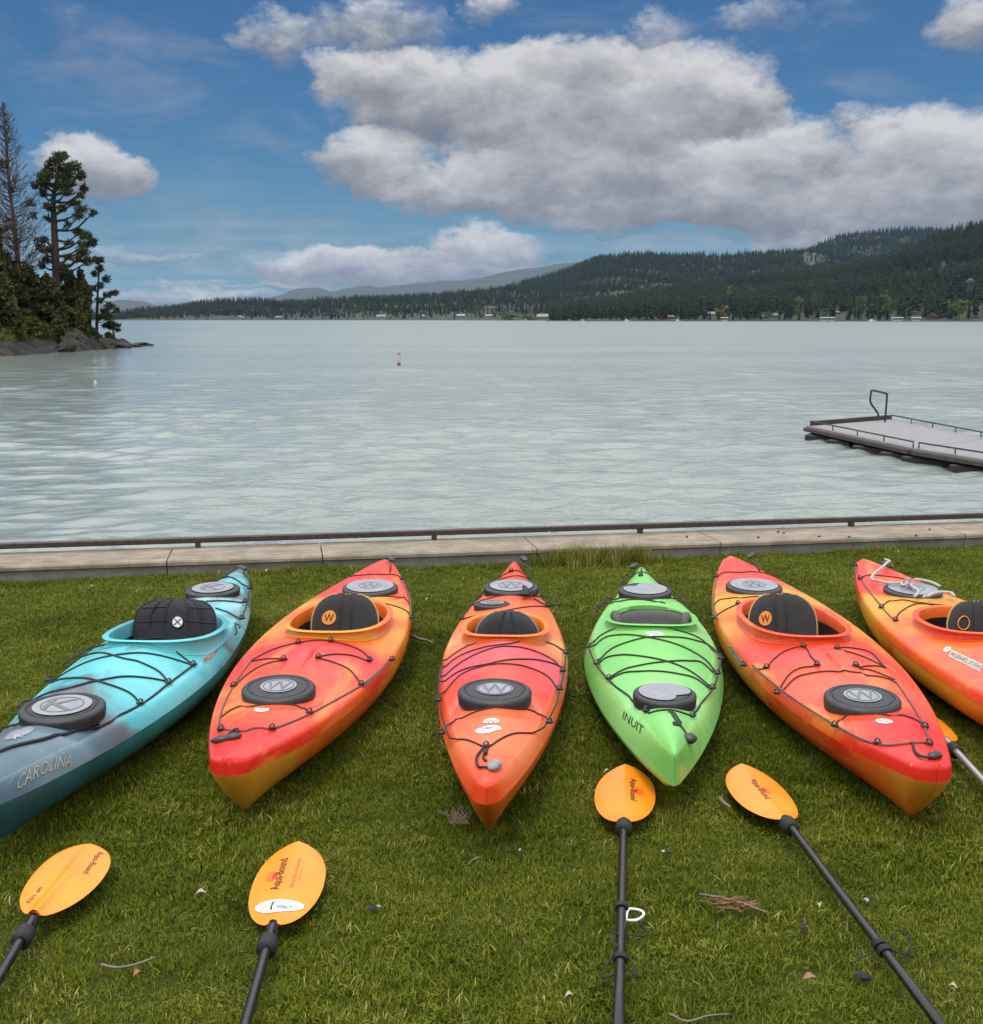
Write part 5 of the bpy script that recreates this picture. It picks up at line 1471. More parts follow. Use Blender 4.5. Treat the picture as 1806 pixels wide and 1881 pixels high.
for pts in ([(1365, 1223), (1407, 1228), (1417, 1216), (1442, 1197), (1476, 1189), (1490, 1207), (1501, 1223), (1470, 1228), (1448, 1242), (1429, 1268), (1428, 1274)],
            [(1428, 1273), (1459, 1248), (1487, 1238), (1530, 1234), (1572, 1236), (1622, 1245), (1648, 1256)],
            [(1622, 1223), (1600, 1200), (1572, 1192), (1538, 1192), (1586, 1207), (1627, 1227)], [(1628, 1228), (1608, 1224), (1572, 1224), (1600, 1232), (1644, 1250)],
            [(1532, 1335), (1541, 1324), (1560, 1313), (1600, 1311), (1656, 1314), (1684, 1324), (1699, 1336)],
            [(1315, 1059), (1332, 1052), (1360, 1052), (1403, 1053), (1422, 1058)], [(1310, 1113), (1321, 1103), (1345, 1099), (1394, 1096)], [(1311, 1138), (1321, 1128), (1355, 1111), (1389, 1104)], [(1499, 1124), (1515, 1131), (1529, 1142)]): k5.line(pts)
for pts in ([(1365, 1225), (1425, 1278), (1532, 1336), (1611, 1368), (1656, 1368), (1704, 1366)], [(1648, 1256), (1668, 1285), (1684, 1310), (1699, 1337), (1709, 1370)], [(1317, 1061), (1311, 1093), (1309, 1138)]): k5.line(pts, 'cord_tan', .0042)
for q in ((1366, 1224), (1408, 1228), (1476, 1189), (1501, 1223), (1427, 1275), (1538, 1192), (1572, 1224), (1533, 1335), (1612, 1367), (1699, 1337), (1707, 1368), (1356, 1110), (1310, 1137), (1316, 1060)): k5.fit(*q, a=-.6)
k5.toggle([(1707, 1396), (1728, 1391)], r=.019, strap=[(1676, 1367), (1680, 1382), (1690, 1392), (1708, 1396)]); k5.toggle([(1374, 1033), (1385, 1025)], r=.020, strap=[(1380, 1034), (1390, 1041), (1396, 1050)], lift=.03)
k5.decal(ell(), (1608, 1329), (1640, 1331), (1609, 1320), 'white', 'badge'); k5.decal('W', (1615, 1327), (1633, 1328), (1615, 1322), 'black_print', 'badge_letter', .003)
k5.decal(RECT, (1342, 1183), (1366, 1216), (1338, 1190), 'silver_print', 'side_badge'); k5.decal('WILDERNESS SYSTEMS', (1343, 1186), (1364, 1215), (1340, 1190), 'black_print', 'side_lettering', .003)
k5.decal('OL SM', (1352, 1051), (1381, 1051), (1352, 1047), 'red_print', 'stern_lettering')
k5.seat(1375, 1501, 1090, k5.sp['cock']['y'] + .10); k5.seat_badge(-.5, .58, .036, 'orange_print', 'W')

# ---- partly seen kayak at the right edge
k6 = Kayak('kayak', 'orange and yellow kayak cut off by the right edge, grey rope over its stern hatch', (1672, 1085), (1585, 1026), dict(REC, L=3.7))
k6.d = k6.d
k6.sp['cock'] = dict(x=0.0, y=k6.L * .53, a=.36, w=.232, zf=.382, zb=.335)
c2 = k6.px(1677, 1090)
k6.sp['feat'] = [('rec', c2[0], c2[1], .17, .19, .010)]
dk6 = [(0, RED), (.2, RORG), (.36, SALM), (.46, ORG), (.52, SALM), (.60, ORG), (.67, YEL), (.75, YEL), (.80, RORG), (.86, PINK), (1, RORG)]
hl6 = [(0, YEL), (.14, RED), (.28, DORG), (.42, YEL), (.52, YEL), (.60, DORG), (.68, YEL), (.76, YEL), (.84, RORG), (1, RORG)]
mh, md = paint('orange_yellow', k6, dk6, (hl6, .2), 13.0, bl=(.70, .30, .035))
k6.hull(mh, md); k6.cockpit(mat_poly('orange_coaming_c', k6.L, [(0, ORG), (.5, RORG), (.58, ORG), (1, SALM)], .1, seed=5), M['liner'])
k6.hatch(1677, 1087, .160, .165, .016, .86, 'W', logo_s=.40)
k6.hatch((0.0, k6.L * .155, 0), 0, .152, .135, .024, .5, 'W', logo_s=.42)
for pts in ([(1580, 1064), (1594, 1057), (1626, 1059), (1662, 1064)], [(1618, 1117), (1633, 1105), (1662, 1103), (1711, 1112), (1748, 1120)], [(1645, 1142), (1652, 1127), (1677, 1112), (1699, 1110), (1753, 1115)]): k6.line(pts)
for pts in ([(1571, 1040), (1582, 1066), (1621, 1117), (1645, 1142)],): k6.line(pts, 'cord_tan', .004)
for pts in ([(1638, 1039), (1624, 1051), (1604, 1068), (1604, 1078), (1638, 1084), (1665, 1084), (1677, 1092), (1687, 1099), (1679, 1108)], [(1679, 1078), (1706, 1081), (1726, 1090)], [(1696, 1110), (1716, 1103), (1740, 1101), (1753, 1108)]): k6.line(pts, 'rope', .0085, 'grey_rope', lift=.035)
k6.line([(1655, 1090), (1663, 1081), (1672, 1080), (1667, 1089), (1656, 1091)], 'steel', .005, 'carabiner', lift=.05)
for q in ((1580, 1064), (1619, 1117), (1645, 1141), (1571, 1040)): k6.fit(*q, a=-.5)
k6.toggle([(1617, 1035), (1643, 1046)], r=.018)
k6.decal(ell(), (1733, 1199), (1747, 1196), (1734, 1190), 'white', 'side_badge'); k6.decal('W', (1736, 1197), (1745, 1195), (1736.5, 1191.5), 'black_print', 'badge_letter', .003)
k6.decal(RECT, (1743, 1206), (1801, 1235), (1748, 1194), 'silver_print', 'side_badge'); k6.decal('WILDERNESS SYSTEMS', (1745, 1204), (1801, 1232), (1748, 1197), 'black_print', 'side_lettering', .003)
k6.seat(1739, 1866, 1103, k6.sp['cock']['y'] + .10); k6.seat_badge(-.5, .60, .034, None, None, ring='orange_print')

# ---- orange touring kayak in the middle
k3 = Kayak('kayak', 'narrow orange touring kayak with a plain black back rest, in the middle', (893, 1442), (945, 1030),
    dict(beam=.615, tm=.52, pb=2.0, ps=1.75, w0=.035, w1=.02, zb=.31, zs=.33, rake=(.20, .12), dexp=1.7, lip=.035, band=.055, nx=(2.7, 1.2, 1.3), rocker=.03,
         sheer=[(0, .295), (.12, .27), (.3, .255), (.5, .25), (.8, .265), (1, .31)], crown=[(0, .008), (.06, .025), (.18, .055), (.3, .098), (.40, .115), (.5, .09), (.6, .045), (.75, .045), (.9, .04), (1, .01)]))
k3.sp['cock'] = rec_cock(k3, (931, 1169), (945, 1121), .195, .392, .330); k3.sp['cock']['x'] = .0
c = k3.px(909, 1278); c2 = k3.px(939, 1082); c3 = k3.px(904, 1113)
k3.sp['feat'] = [('rec', c[0], c[1], .16, .15, .012), ('rec', c2[0], c2[1], .17, .17, .008)]
S1, S2, PK = (.72, .10, .032), (.72, .16, .052), (.64, .09, .10)
dk3 = [(0, RORG), (.05, S1), (.12, S2), (.22, S1), (.30, RORG), (.36, PK), (.43, PK), (.47, S2), (.53, (.72, .34, .12)), (.60, S2), (.68, ORG), (.76, S1), (.85, RORG), (1, RORG)]
hl3 = [(0, DORG), (.2, DORG), (.34, RED), (.44, (.45, .28, .03)), (.55, (.45, .28, .03)), (.7, ORG), (1, RORG)]
mh, md = paint('touring_orange', k3, dk3, (hl3, .1), 21.0)
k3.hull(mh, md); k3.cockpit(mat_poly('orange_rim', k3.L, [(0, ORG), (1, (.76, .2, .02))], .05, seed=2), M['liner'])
k3.hatch(909, 1277, .148, .130, .022, .5, 'W', logo_s=.46); k3.hatch(939, 1081, .155, .155, .014, .80, 'W', logo_s=.45); k3.hatch(904, 1113, .098, .075, .014, .66, 'W', logo_s=.5, name='day_hatch')
for pts in ([(813, 1214), (856, 1189), (908, 1174), (957, 1172), (1000, 1179), (1028, 1191), (1040, 1201)], [(810, 1227), (842, 1207), (885, 1191), (931, 1184), (977, 1177), (1014, 1184), (1036, 1195)],
            [(809, 1244), (842, 1221), (893, 1195), (931, 1188), (977, 1195), (1014, 1212), (1033, 1227)], [(807, 1253), (842, 1235), (899, 1220), (948, 1212), (994, 1214), (1028, 1225), (1036, 1235)],
            [(806, 1278), (842, 1244), (885, 1225), (922, 1220), (971, 1227), (1008, 1245), (1027, 1266)], [(811, 1344), (833, 1327), (870, 1310), (905, 1301), (948, 1301), (985, 1310), (1007, 1321)],
            [(1040, 1201), (1036, 1235), (1028, 1270), (1010, 1330), (942, 1349), (899, 1373)], [(813, 1214), (806, 1258), (805, 1301), (811, 1350), (850, 1359), (890, 1374)],
            [(847, 1138), (885, 1129), (931, 1122), (1000, 1115), (1027, 1113)], [(868, 1112), (899, 1100), (957, 1095), (1000, 1095), (1017, 1109)], [(899, 1067), (936, 1060), (980, 1062), (1000, 1077), (1011, 1099)], [(908, 1063), (939, 1050), (968, 1053), (982, 1067)],
            [(847, 1138), (868, 1106), (888, 1086), (903, 1066)]): k3.line(pts)
tg = []
r_ = np.random.default_rng(3)
for k in range(22): tg.append((970 + 17 * math.cos(k * 1.9) * r_.uniform(.4, 1), 1095 + 11 * math.sin(k * 1.7) * r_.uniform(.4, 1)))
k3.line(tg, 'cord', .004, 'tangled_cord', lift=.03, n=5); k3.line([(982, 1105), (1003, 1116), (1020, 1114), (1031, 1112)], 'cord', .0055, 'cord_end', lift=.01)
for q in ((1040, 1201), (1034, 1234), (1028, 1268), (1009, 1329), (811, 1349), (806, 1289), (848, 1138), (893, 1373), (1027, 1113), (939, 1050)): k3.fit(*q, a=.3)
k3.toggle([(901, 1418), (916, 1406)], 'rubber_grey', r=.022, strap=[(893, 1373), (876, 1394), (879, 1412), (896, 1414)]); k3.toggle([(958, 1031), (966, 1037)], r=.022, strap=[(962, 1037), (972, 1046), (978, 1054)], lift=.025)
k3.line([(896, 1375), (888, 1392), (893, 1400)], 'cord', .005, 'handle_cord'); k3.toggle([(889, 1387), (896, 1386)], r=.014, name='stopper_ball')
k3.decal(ell(), (887, 1331), (917, 1330), (888, 1322), 'white', 'badge'); k3.decal('W', (893, 1329.5), (911, 1329), (893, 1324), 'black_print', 'badge_letter', .003)
k3.sticker(897, 1346, 52, 17, -4)
k3.seat(873, 991, 1121, k3.sp['cock']['y'] + .13, mat='fabric_black', piping='strap', seams=(-.2, .2), shape=2.2)

# ---- green kayak
GR, GL, GY = (.16, .47, .10), (.23, .54, .16), (.36, .44, .03)
k4 = Kayak('kayak', 'bright lime green kayak, the only green one', (1240, 1386), (1178, 1040),
    dict(beam=.68, tm=.53, pb=1.75, ps=1.7, w0=.014, w1=.015, zb=.30, zs=.32, rake=(.26, .2), dexp=2.2, lip=.055, band=.105, nx=(2.5, 1.2, 1.2), rocker=.05,
         sheer=[(0, .285), (.15, .26), (.35, .25), (.55, .25), (.8, .265), (1, .30)], crown=[(0, .010), (.08, .03), (.2, .05), (.35, .075), (.48, .09), (.58, .075), (.68, .04), (.8, .045), (.92, .035), (1, .01)]))
k4.sp['cock'] = rec_cock(k4, (1195, 1149), (1188, 1108), .212, .372, .320)
c = k4.px(1221, 1281); c2 = k4.px(1185, 1088)
k4.sp['feat'] = [('rec', c[0], c[1], .135, .15, .010), ('rec', c2[0], c2[1], .16, .17, .008)]
mh, md = paint('lime_green', k4, [(0, GR), (.2, GL), (.4, GR), (.6, GL), (1, GR)], ([(0, GY), (.07, (.50, .52, .04)), (.10, GR), (.3, GR), (.42, (.30, .54, .06)), (.6, GR), (1, GR)], .25), 31.0, .04)
k4.hull(mh, md); k4.cockpit(mat_poly('green_rim', k4.L, [(0, GR), (1, GR)], .02, seed=1), M['liner'])
k4.hatch(1221, 1281, .128, .128, .020, .84, None, notch=-.75, inner_mat='rubber_grey'); k4.hatch(1185, 1087, .148, .148, .014, .84, None, notch=2.3)
for pts in ([(1082, 1187), (1098, 1173), (1127, 1157), (1165, 1153), (1205, 1154), (1253, 1161), (1289, 1176), (1316, 1199), (1324, 1211)], [(1083, 1189), (1110, 1173), (1141, 1167), (1182, 1170), (1217, 1177), (1265, 1194), (1301, 1218), (1317, 1237)],
            [(1099, 1213), (1122, 1194), (1158, 1179), (1194, 1171), (1229, 1171), (1277, 1177), (1306, 1189), (1323, 1209)], [(1097, 1219), (1112, 1210), (1141, 1204), (1182, 1207), (1229, 1217), (1270, 1235), (1306, 1261)],
            [(1119, 1246), (1146, 1231), (1182, 1222), (1229, 1216), (1265, 1215), (1289, 1218), (1316, 1237)], [(1119, 1248), (1146, 1237), (1182, 1234), (1241, 1238), (1277, 1247), (1307, 1265)],
            [(1081, 1191), (1095, 1222), (1117, 1249), (1150, 1276), (1186, 1308), (1203, 1308), (1249, 1309), (1271, 1317)], [(1325, 1212), (1319, 1240), (1310, 1267), (1289, 1292), (1271, 1317)],
            [(1228, 1305), (1241, 1323), (1253, 1338), (1263, 1350)], [(1232, 1305), (1246, 1322), (1251, 1330), (1240, 1333), (1238, 1328), (1248, 1335)],
            [(1079, 1133), (1098, 1115), (1122, 1098)], [(1110, 1109), (1146, 1104), (1194, 1104), (1222, 1109)], [(1115, 1098), (1146, 1098), (1194, 1102), (1241, 1101), (1260, 1106)], [(1134, 1079), (1146, 1067), (1162, 1060), (1198, 1061), (1222, 1075), (1241, 1089), (1265, 1115)], [(1179, 1044), (1178, 1050), (1177, 1058)]): k4.line(pts, 'cord', .0044)
for q in ((1081, 1190), (1096, 1221), (1118, 1248), (1187, 1308), (1272, 1317), (1309, 1266), (1318, 1239), (1324, 1211), (1100, 1115), (1177, 1058)): k4.fit(*q, a=.4)
k4.toggle([(1262, 1350), (1272, 1358)], r=.026, lift=-.005); k4.toggle([(1160, 1046), (1171, 1040)], r=.022)
k4.sticker(1203, 1164, 36, 12, 4)
k4.decal('INUIT', (1144, 1320), (1180, 1350), (1147, 1306), 'black_print', 'hull_lettering')
k4.decal(RECT, (1087, 1160), (1084, 1186), (1092, 1161), 'white', 'side_badge'); k4.decal('boreal design', (1088, 1161), (1085, 1185), (1091, 1161.5), 'red_print', 'side_lettering', .003)
k4.seat(1132, 1264, 1117, k4.sp['cock']['y'] + .14, zb=.20, mat='fabric_grey', seams=(), piping='fabric', shape=3.2)
for sx in (-1, 1):
    c_ = k4.sp['cock']; q = g_rings([[(sx * (c_['w'] - .03 - .03 * f) + sx * .012 * math.cos(t) * g_, c_['y'] + .02 + .075 * math.cos(t) * g_, c_['zf'] - .075 + .055 * math.sin(t) * g_) for t in np.linspace(0, 6.283, 17)[:-1]] for f, g_ in ((-.6, .8), (-.3, 1), (.4, 1), (.7, .85))], True, True)
    k4.part('hip_pad', q, M['fabric_grey'], sharp=60)

# ---- turquoise kayak on the left
CY, CY2, GRY, BGR, TEAL = (.060, .39, .43), (.12, .50, .53), (.11, .12, .135), (.065, .125, .16), (.016, .10, .11)
BROWN = (.13, .125, .125)
s_ = at(445, 1042, .31); hc = at(118, 1300, .34)
k1 = Kayak('kayak', 'turquoise and grey kayak at the left edge with its bow out of frame', (118, 1300), (447, 1042),
    dict(beam=.685, tm=.52, pb=1.9, ps=1.8, w0=.035, w1=.03, zb=.33, zs=.31, L=3.72, rake=(.30, .12), dexp=1.75, lip=.05, band=.06, nx=(2.8, 1.2, 1.3), rocker=.03,
         sheer=[(0, .315), (.12, .285), (.3, .262), (.5, .25), (.8, .262), (1, .295)], crown=[(0, .010), (.06, .03), (.18, .06), (.3, .095), (.40, .11), (.5, .09), (.62, .045), (.75, .04), (.9, .03), (1, .01)]))
k1.sp['cock'] = dict(x=.035, y=k1.L * .565, a=.38, w=.25, zf=.385, zb=.330)
c = k1.px(115, 1305); c2 = k1.px(391, 1086)
k1.sp['feat'] = [('rec', c[0], c[1], .165, .165, .012), ('rec', c2[0], c2[1], .165, .18, .008)]
dk1 = [(0, BGR), (.08, BGR), (.15, (.13, .20, .235)), (.20, BGR), (.255, GRY), (.28, CY), (.36, CY2), (.46, CY2), (.50, CY), (.56, CY), (.60, GRY), (.68, CY2), (.76, (.30, .50, .52)), (.82, GRY), (.9, CY2), (.95, GRY), (1, GRY)]
hl1 = [(0, TEAL), (.12, (.03, .16, .18)), (.24, TEAL), (.36, (.04, .26, .26)), (.5, (.05, .32, .32)), (.58, BROWN), (.68, TEAL), (.8, CY), (1, GRY)]
mh, md = paint('turquoise', k1, dk1, (hl1, .1), 41.0, .06, bl=(.085, .095, .105))
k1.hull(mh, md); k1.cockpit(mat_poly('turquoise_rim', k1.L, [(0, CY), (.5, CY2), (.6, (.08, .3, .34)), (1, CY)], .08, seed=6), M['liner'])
k1.hatch(115, 1306, .160, .155, .019, .70, 'K', logo_s=.5); k1.hatch(391, 1085, .150, .160, .014, .78, 'K', logo_s=.45)
for pts in ([(356, 1223), (341, 1212), (298, 1186), (238, 1183), (179, 1189), (143, 1205), (112, 1222)], [(352, 1222), (342, 1219), (268, 1201), (208, 1205), (149, 1222), (89, 1250)], [(310, 1256), (292, 1235), (256, 1217), (208, 1205), (161, 1204), (131, 1208), (117, 1216)],
            [(308, 1253), (268, 1246), (226, 1244), (176, 1252), (119, 1267), (51, 1289), (33, 1299)], [(258, 1295), (238, 1274), (179, 1252), (128, 1247), (89, 1252)],
            [(356, 1223), (310, 1257), (258, 1296), (177, 1340)], [(177, 1340), (143, 1325), (104, 1322), (45, 1326), (5, 1337)],
            [(378, 1106), (417, 1105), (449, 1107)], [(396, 1118), (423, 1128), (444, 1138)], [(444, 1138), (453, 1113), (459, 1083)], [(366, 1073), (387, 1067), (414, 1061), (440, 1070), (458, 1080)], [(414, 1061), (424, 1052), (432, 1046)], [(432, 1146), (436, 1167)], [(432, 1146), (447, 1155)]): k1.line(pts, 'cord', .0046)
k1.line([(177, 1340), (140, 1344), (80, 1360), (0, 1383)], 'cord', .0068)
for q in ((355, 1223), (310, 1256), (258, 1294), (177, 1338), (444, 1138), (450, 1107), (459, 1082), (414, 1061), (90, 1251)): k1.fit(*q, a=.8, sc=1.15)
k1.toggle([(436, 1045), (453, 1049)], r=.022, strap=[(448, 1052), (453, 1062)])
k1.decal(ell(), (8, 1366), (64, 1350), (10, 1351), M['rubber_grey'], 'badge'); k1.decal('K', (26, 1360), (44, 1355), (27, 1350), 'silver_print', 'badge_letter', .003)
k1.decal('CAROLINA', (30, 1452), (130, 1408), (31, 1428), 'tan_print', 'hull_lettering', .003, shear=.35, arch=.35)
k1.decal(RECT, (373, 1222), (401, 1199), (371, 1211), 'tan_print', 'side_badge', .002); k1.decal('PERCEPTION', (375, 1219), (400, 1198), (373, 1212), 'black_print', 'side_lettering', .003)
ob = k1.seat(247, 399, 1099, k1.sp['cock']['y'] + .16, mat='fabric_black', seams=(-.62, -.28, .28, .62), piping='fabric_black', shape=3.6, sd=.008, zb=.16, lean=.22)
P_, pad_, sb_, H_, hw_ = k1._seatP
for vv in (.32, .62, .86):
    for (u0, u1_) in ((-.96, -.24), (.24, .96)):
        k1.part('quilt_seam', g_tube([P_(u, vv, pad_(u, vv) + .001) for u in np.linspace(u0, u1_, 12)], .004, 5), M['cord'], sb_)
for uu in (-.62, -.28, .28, .62):
    k1.part('quilt_seam', g_tube([P_(uu, v, pad_(uu, v) + .001) for v in np.linspace(.05, .95, 12)], .004, 5), M['cord'], sb_)
k1.seat_badge(.03, .60, .030, 'white', 'X', ring='fabric')

# ------------------------------------------------------------------ paddles
def mat_blade(name, seed):
    m, nt, b = new_mat(name); t = nt.nodes.new('ShaderNodeTexCoord'); o_ = t.outputs['Object']
    n1 = noise(nt, o_, 7.0, 4.0, .6); n2 = noise(nt, o_, 70.0, 4.0, .7)
    c = mixc(nt, n1.lin(.3, .7), (.78, .215, .006), (.84, .275, .012)); c = mixc(nt, n2.smooth(.62, .78) * .35, c, (.80, .55, .28))
    nt.links.new(c, b.inputs['Base Color']); nt.links.new(n1.lin(.3, .7, .28, .46).s, b.inputs['Roughness']); return m
M['blade'] = mat_blade('paddle_orange_plastic', 0)
M['shaft'] = mat_plain('paddle_black_shaft', (.010, .0095, .010), .24, .0, .3, 40)
M['shaft_grey'] = mat_plain('paddle_alloy_shaft', (.42, .42, .43), .32, .6, .1, 40)
M['foam'] = mat_plain('drip_ring_rubber', (.012, .012, .012), .7)

def outline(v, side, asym):
    """half width of a blade at v (0 throat .. 1 tip)"""
    m_ = .56 + .06 * asym * side
    q = (m_ - v) / m_ if v < m_ else (v - m_) / (1 - m_)
    return max(.0, 1 - q ** (2.05 if v < m_ else 2.35)) ** (.58 if v < m_ else .48) + .10 * (1 - v) ** 8
def paddle(lab, tip, throat, end, hwpx, roll, asym=0.0, shaft='shaft', back=False, rd=.10):
    A, B = at(*tip, .062), at(*throat, .062); C = at(*end, .062)
    ax = (A - B)[:2]; Lb = float(np.linalg.norm(ax)); ax /= Lb; sd = (C - B)[:2]; sd /= np.linalg.norm(sd)
    o = thing('paddle', lab, 'paddle', (B[0], B[1], 0), math.atan2(-ax[0], ax[1]), 'orange bladed paddles on the lawn')
    hw = hwpx
    cr, sr = math.cos(roll), math.sin(roll)
    def P(u, v, e=0.0):                              # u -1..1 across, v 0..1 along
        w = hw * outline(v, 1 if u > 0 else -1, asym) * (1 + asym * .10 * (1 if u > 0 else -1))
        x = u * w; dih = -abs(x) * .20 if not back else abs(x) * .02
        zc_ = dih + .016 * (v - .4) ** 2 * 2
        if back: zc_ += .016 * math.exp(-(x / .016) ** 2) * (1 - v) ** .5
        zc_ += e
        return np.array((x * cr + zc_ * sr, v * Lb + asym * 0, .066 - x * sr * 1.0 + zc_ * cr))
    US = np.linspace(-1, 1, 25); VS = np.concatenate(([0.004], np.linspace(.02, .98, 30), [.999]))
    top = [[P(u, v, .004 * (1 - abs(u) ** 8)) for u in US] for v in VS]; bot = [[P(u, v, -.004 * (1 - abs(u) ** 8)) for u in US] for v in VS]
    V, F = g_grid(top); V2, F2 = g_grid(bot); k = len(V)
    bl = mk('blade', V + V2, F + [tuple(i + k for i in reversed(f)) for f in F2], M['blade'], o, sharp=8 if not back else 40)
    # shaft in the blade's local frame
    c2, s2 = ax[1], ax[0]
    def W2L(w): q = np.asarray(w)[:2] - B[:2]; return np.array((q[0] * ax[1] - q[1] * ax[0], q[0] * ax[0] + q[1] * ax[1]))
    e = W2L(B[:2] + sd)
    e = e / np.linalg.norm(e)
    def S(d, z=.062): return np.array((e[0] * d, e[1] * d, z))
    mk('shaft', *g_tube([S(-.012, .066), S(.01, .066), S(.5), S(1.0), S(1.62)], .0150, 14), M[shaft], o)
    mk('drip_ring', *g_tube([S(rd - .02), S(rd - .016), S(rd - .004), S(rd + .020), S(rd + .030), S(rd + .034)], .029, 16), M['foam'], o)
    mk('sleeve', *g_tube([S(.0, .064), S(max(.02, rd - .03))], .0165, 14), M['foam'], o)
    # the far blade, beyond the picture
    def Q(u, v, ee): 
        w = hw * outline(v, 1, 0); p = S(1.60 + v * Lb, .058); side = np.array((-e[1], e[0], 0)); return p + side * u * w + np.array((0, 0, ee - abs(u * w) * .1))
    V, F = g_grid([[Q(u, v, .004) for u in US[::2]] for v in VS[::2]]); V2, F2 = g_grid([[Q(u, v, -.004) for u in US[::2]] for v in VS[::2]]); k = len(V)
    mk('blade', V + V2, F + [tuple(i + k for i in reversed(f)) for f in F2], M['blade'], o)
    mk('drip_ring', *g_tube([S(1.49), S(1.525)], .027, 14), M['foam'], o)
    def put(body, u0, u1, v0, v1, mat, name, rot=False, parent=bl, lift=.0062):
        """print on the blade: body is text or (U, W, F); text runs along the blade when rot"""
        U, W_, F = text2d(body) if isinstance(body, str) else body
        V = []
        for a_, b_ in zip(U, W_):
            if rot == 1: x, v = u0 + (u1 - u0) * (1 - b_), v0 + (v1 - v0) * a_
            elif rot == -1: x, v = u0 + (u1 - u0) * b_, v1 - (v1 - v0) * a_
            else: x, v = u0 + (u1 - u0) * a_, v0 + (v1 - v0) * b_
            w = hw * outline(v, 1 if x > 0 else -1, asym) * (1 + asym * .10 * (1 if x > 0 else -1)); V.append(P(x / max(w, 1e-4), v, lift))
        return mk(name, V, F, M[mat], parent)
    def cords(spots, loop=None, clip=None):
        for d in spots:
            for j in range(3):
                ring = [S(d + .008 * j + .006 * math.sin(t)) + .0185 * (math.cos(t) * np.array((-e[1], e[0], 0)) + math.sin(t) * np.array((0, 0, 1))) for t in np.linspace(0, 2 * math.pi, 19)[:-1]]
                mk('leash_wrap', *g_tube(ring, .0035, 5, closed=True), M['cord'], o)
        sdv = np.array((-e[1], e[0], 0))
        if loop: mk('leash_cord', *g_tube(smooth_line([S(d, z) + sdv * q for d, q, z in loop], 6), .003, 5), M['cord'], o)
        if clip: mk('carabiner', *g_tube(smooth_line([S(clip[0] + a, .055) + sdv * (clip[1] - b_) for a, b_ in ((.05, .006), (-.012, 0), (-.020, -.016), (-.012, -.040), (.012, -.048), (.045, -.030), (.052, -.006), (.05, .006))], 3), .0042, 6), mat_plain('white_alloy', (.75, .78, .75), .3), o)
    return o, put, cords
def brand(put, s, v0, v1, x0, x1, white=False):
    rt = 1 if s < 0 else -1
    put(ell(), *( (x0 - .026, x0 + .010) if s < 0 else (x1 - .010, x1 + .026)), (v0 + v1) / 2 - .065, (v0 + v1) / 2 + .055, 'orange_red' if 'orange_red' in M else 'red_print', 'sun_mark', lift=.0052)
    put(ell(), *( (x0 - .006, x0 + .010) if s < 0 else (x1 - .010, x1 + .006)), (v0 + v1) / 2 - .05, (v0 + v1) / 2 + .02, 'red_print', 'sun_mark', lift=.0057)
    put('Aqua-Bound', x0, x1, v0, v1, 'black_print', 'lettering', rot=rt)
M['orange_red'] = mat_plain('orange_red_print', (.78, .13, .01), .45)
STICK = None
o, put, cords = paddle('paddle at the lower left corner showing the ridged back of its blade', (165, 1560), (62, 1688), (-40, 1862), .110, .10, .5, back=True)
put('Aqua-Bound', .045, .066, .60, .90, 'black_print', 'lettering', rot=-1); put('ESI1 60', -.052, -.040, .14, .36, 'black_print', 'lettering', rot=1)
o, put, cords = paddle('paddle with a white sticker on its blade, second from the left', (548, 1555), (501, 1703), (437, 1930), .116, -.02, 0)
brand(put, -1, .42, .80, -.048, -.018); put('Manta Ray Aluminum', .014, .026, .44, .80, 'orange_red', 'lettering', rot=1); put(RECT, .036, .038, .52, .70, 'orange_red', 'print_line')
U, W_, F = ell(36); V, _F = g_disc(3, 36); V = V.copy()
for k in range(len(V)):
    a = math.atan2(V[k][1], V[k][0]); V[k] *= .80 + .14 * math.cos(2 * a) + .10 * math.sin(3 * a + .5)
st = put((V[:, 0] * .5 + .5, V[:, 1] * .5 + .5, _F), -.082, .076, .10, .33, 'white', 'sticker')
for (pts, mt, w) in (([(-.055, .17), (-.045, .22), (-.02, .255), (.0, .25)], 'tan_print', .0022), ([(-.05, .165), (-.02, .165)], 'tan_print', .0018), ([(.01, .26), (.035, .225), (.036, .19), (.0, .17)], 'tan_print', .0018), ([(.005, .205), (.06, .208)], 'blue_print', .0022), ([(-.02, .265), (-.022, .20), (-.018, .165)], 'black_print', .003), ([(-.005, .19), (.018, .2), (.022, .18)], 'blue_print', .006)):
    P_ = np.array(smooth_line([(a, b_, 0) for a, b_ in pts], 4))[:, :2]; Vs, Fs = [], []
    for k, p in enumerate(P_):
        d = P_[min(k + 1, len(P_) - 1)] - P_[max(k - 1, 0)]; d[1] *= .45; d /= np.linalg.norm(d) + 1e-9; nn = np.array((-d[1], d[0] / .45)) * w
        Vs += [p - nn, p + nn]
        if k: Fs.append((2 * k - 2, 2 * k - 1, 2 * k + 1, 2 * k))
    Vs = np.array(Vs); put((Vs[:, 0], Vs[:, 1], Fs), 0, 1, 0, 1, mt, 'sticker_print', parent=st, lift=.0068)
o, put, cords = paddle('paddle pointing straight at the green kayak with a white carabiner on its shaft', (1149, 1412), (1146, 1512), (1135, 1930), .116, -.05, 0, rd=.035)
brand(put, 1, .38, .76, .022, .046)
cords((.62, .92), [(.62, .02, .05), (.66, .05, .04), (.74, .075, .035), (.84, -.03, .085), (.93, .03, .06), (.97, .05, .03), (.93, .02, .03), (.98, -.05, .03), (.92, -.02, .07)], (.64, .020))
o, put, cords = paddle('paddle lying aslant before the red bow, its black shaft running to the lower right corner', (1362, 1411), (1443, 1508), (1760, 1925), .112, .03, .2, rd=.035)
brand(put, 1, .36, .72, -.012, .014)
cords((.86,), [(.86, .02, .05), (.84, .05, .05), (.80, .08, .07), (.83, .11, .05), (.88, .07, .04), (.89, .02, .06)])
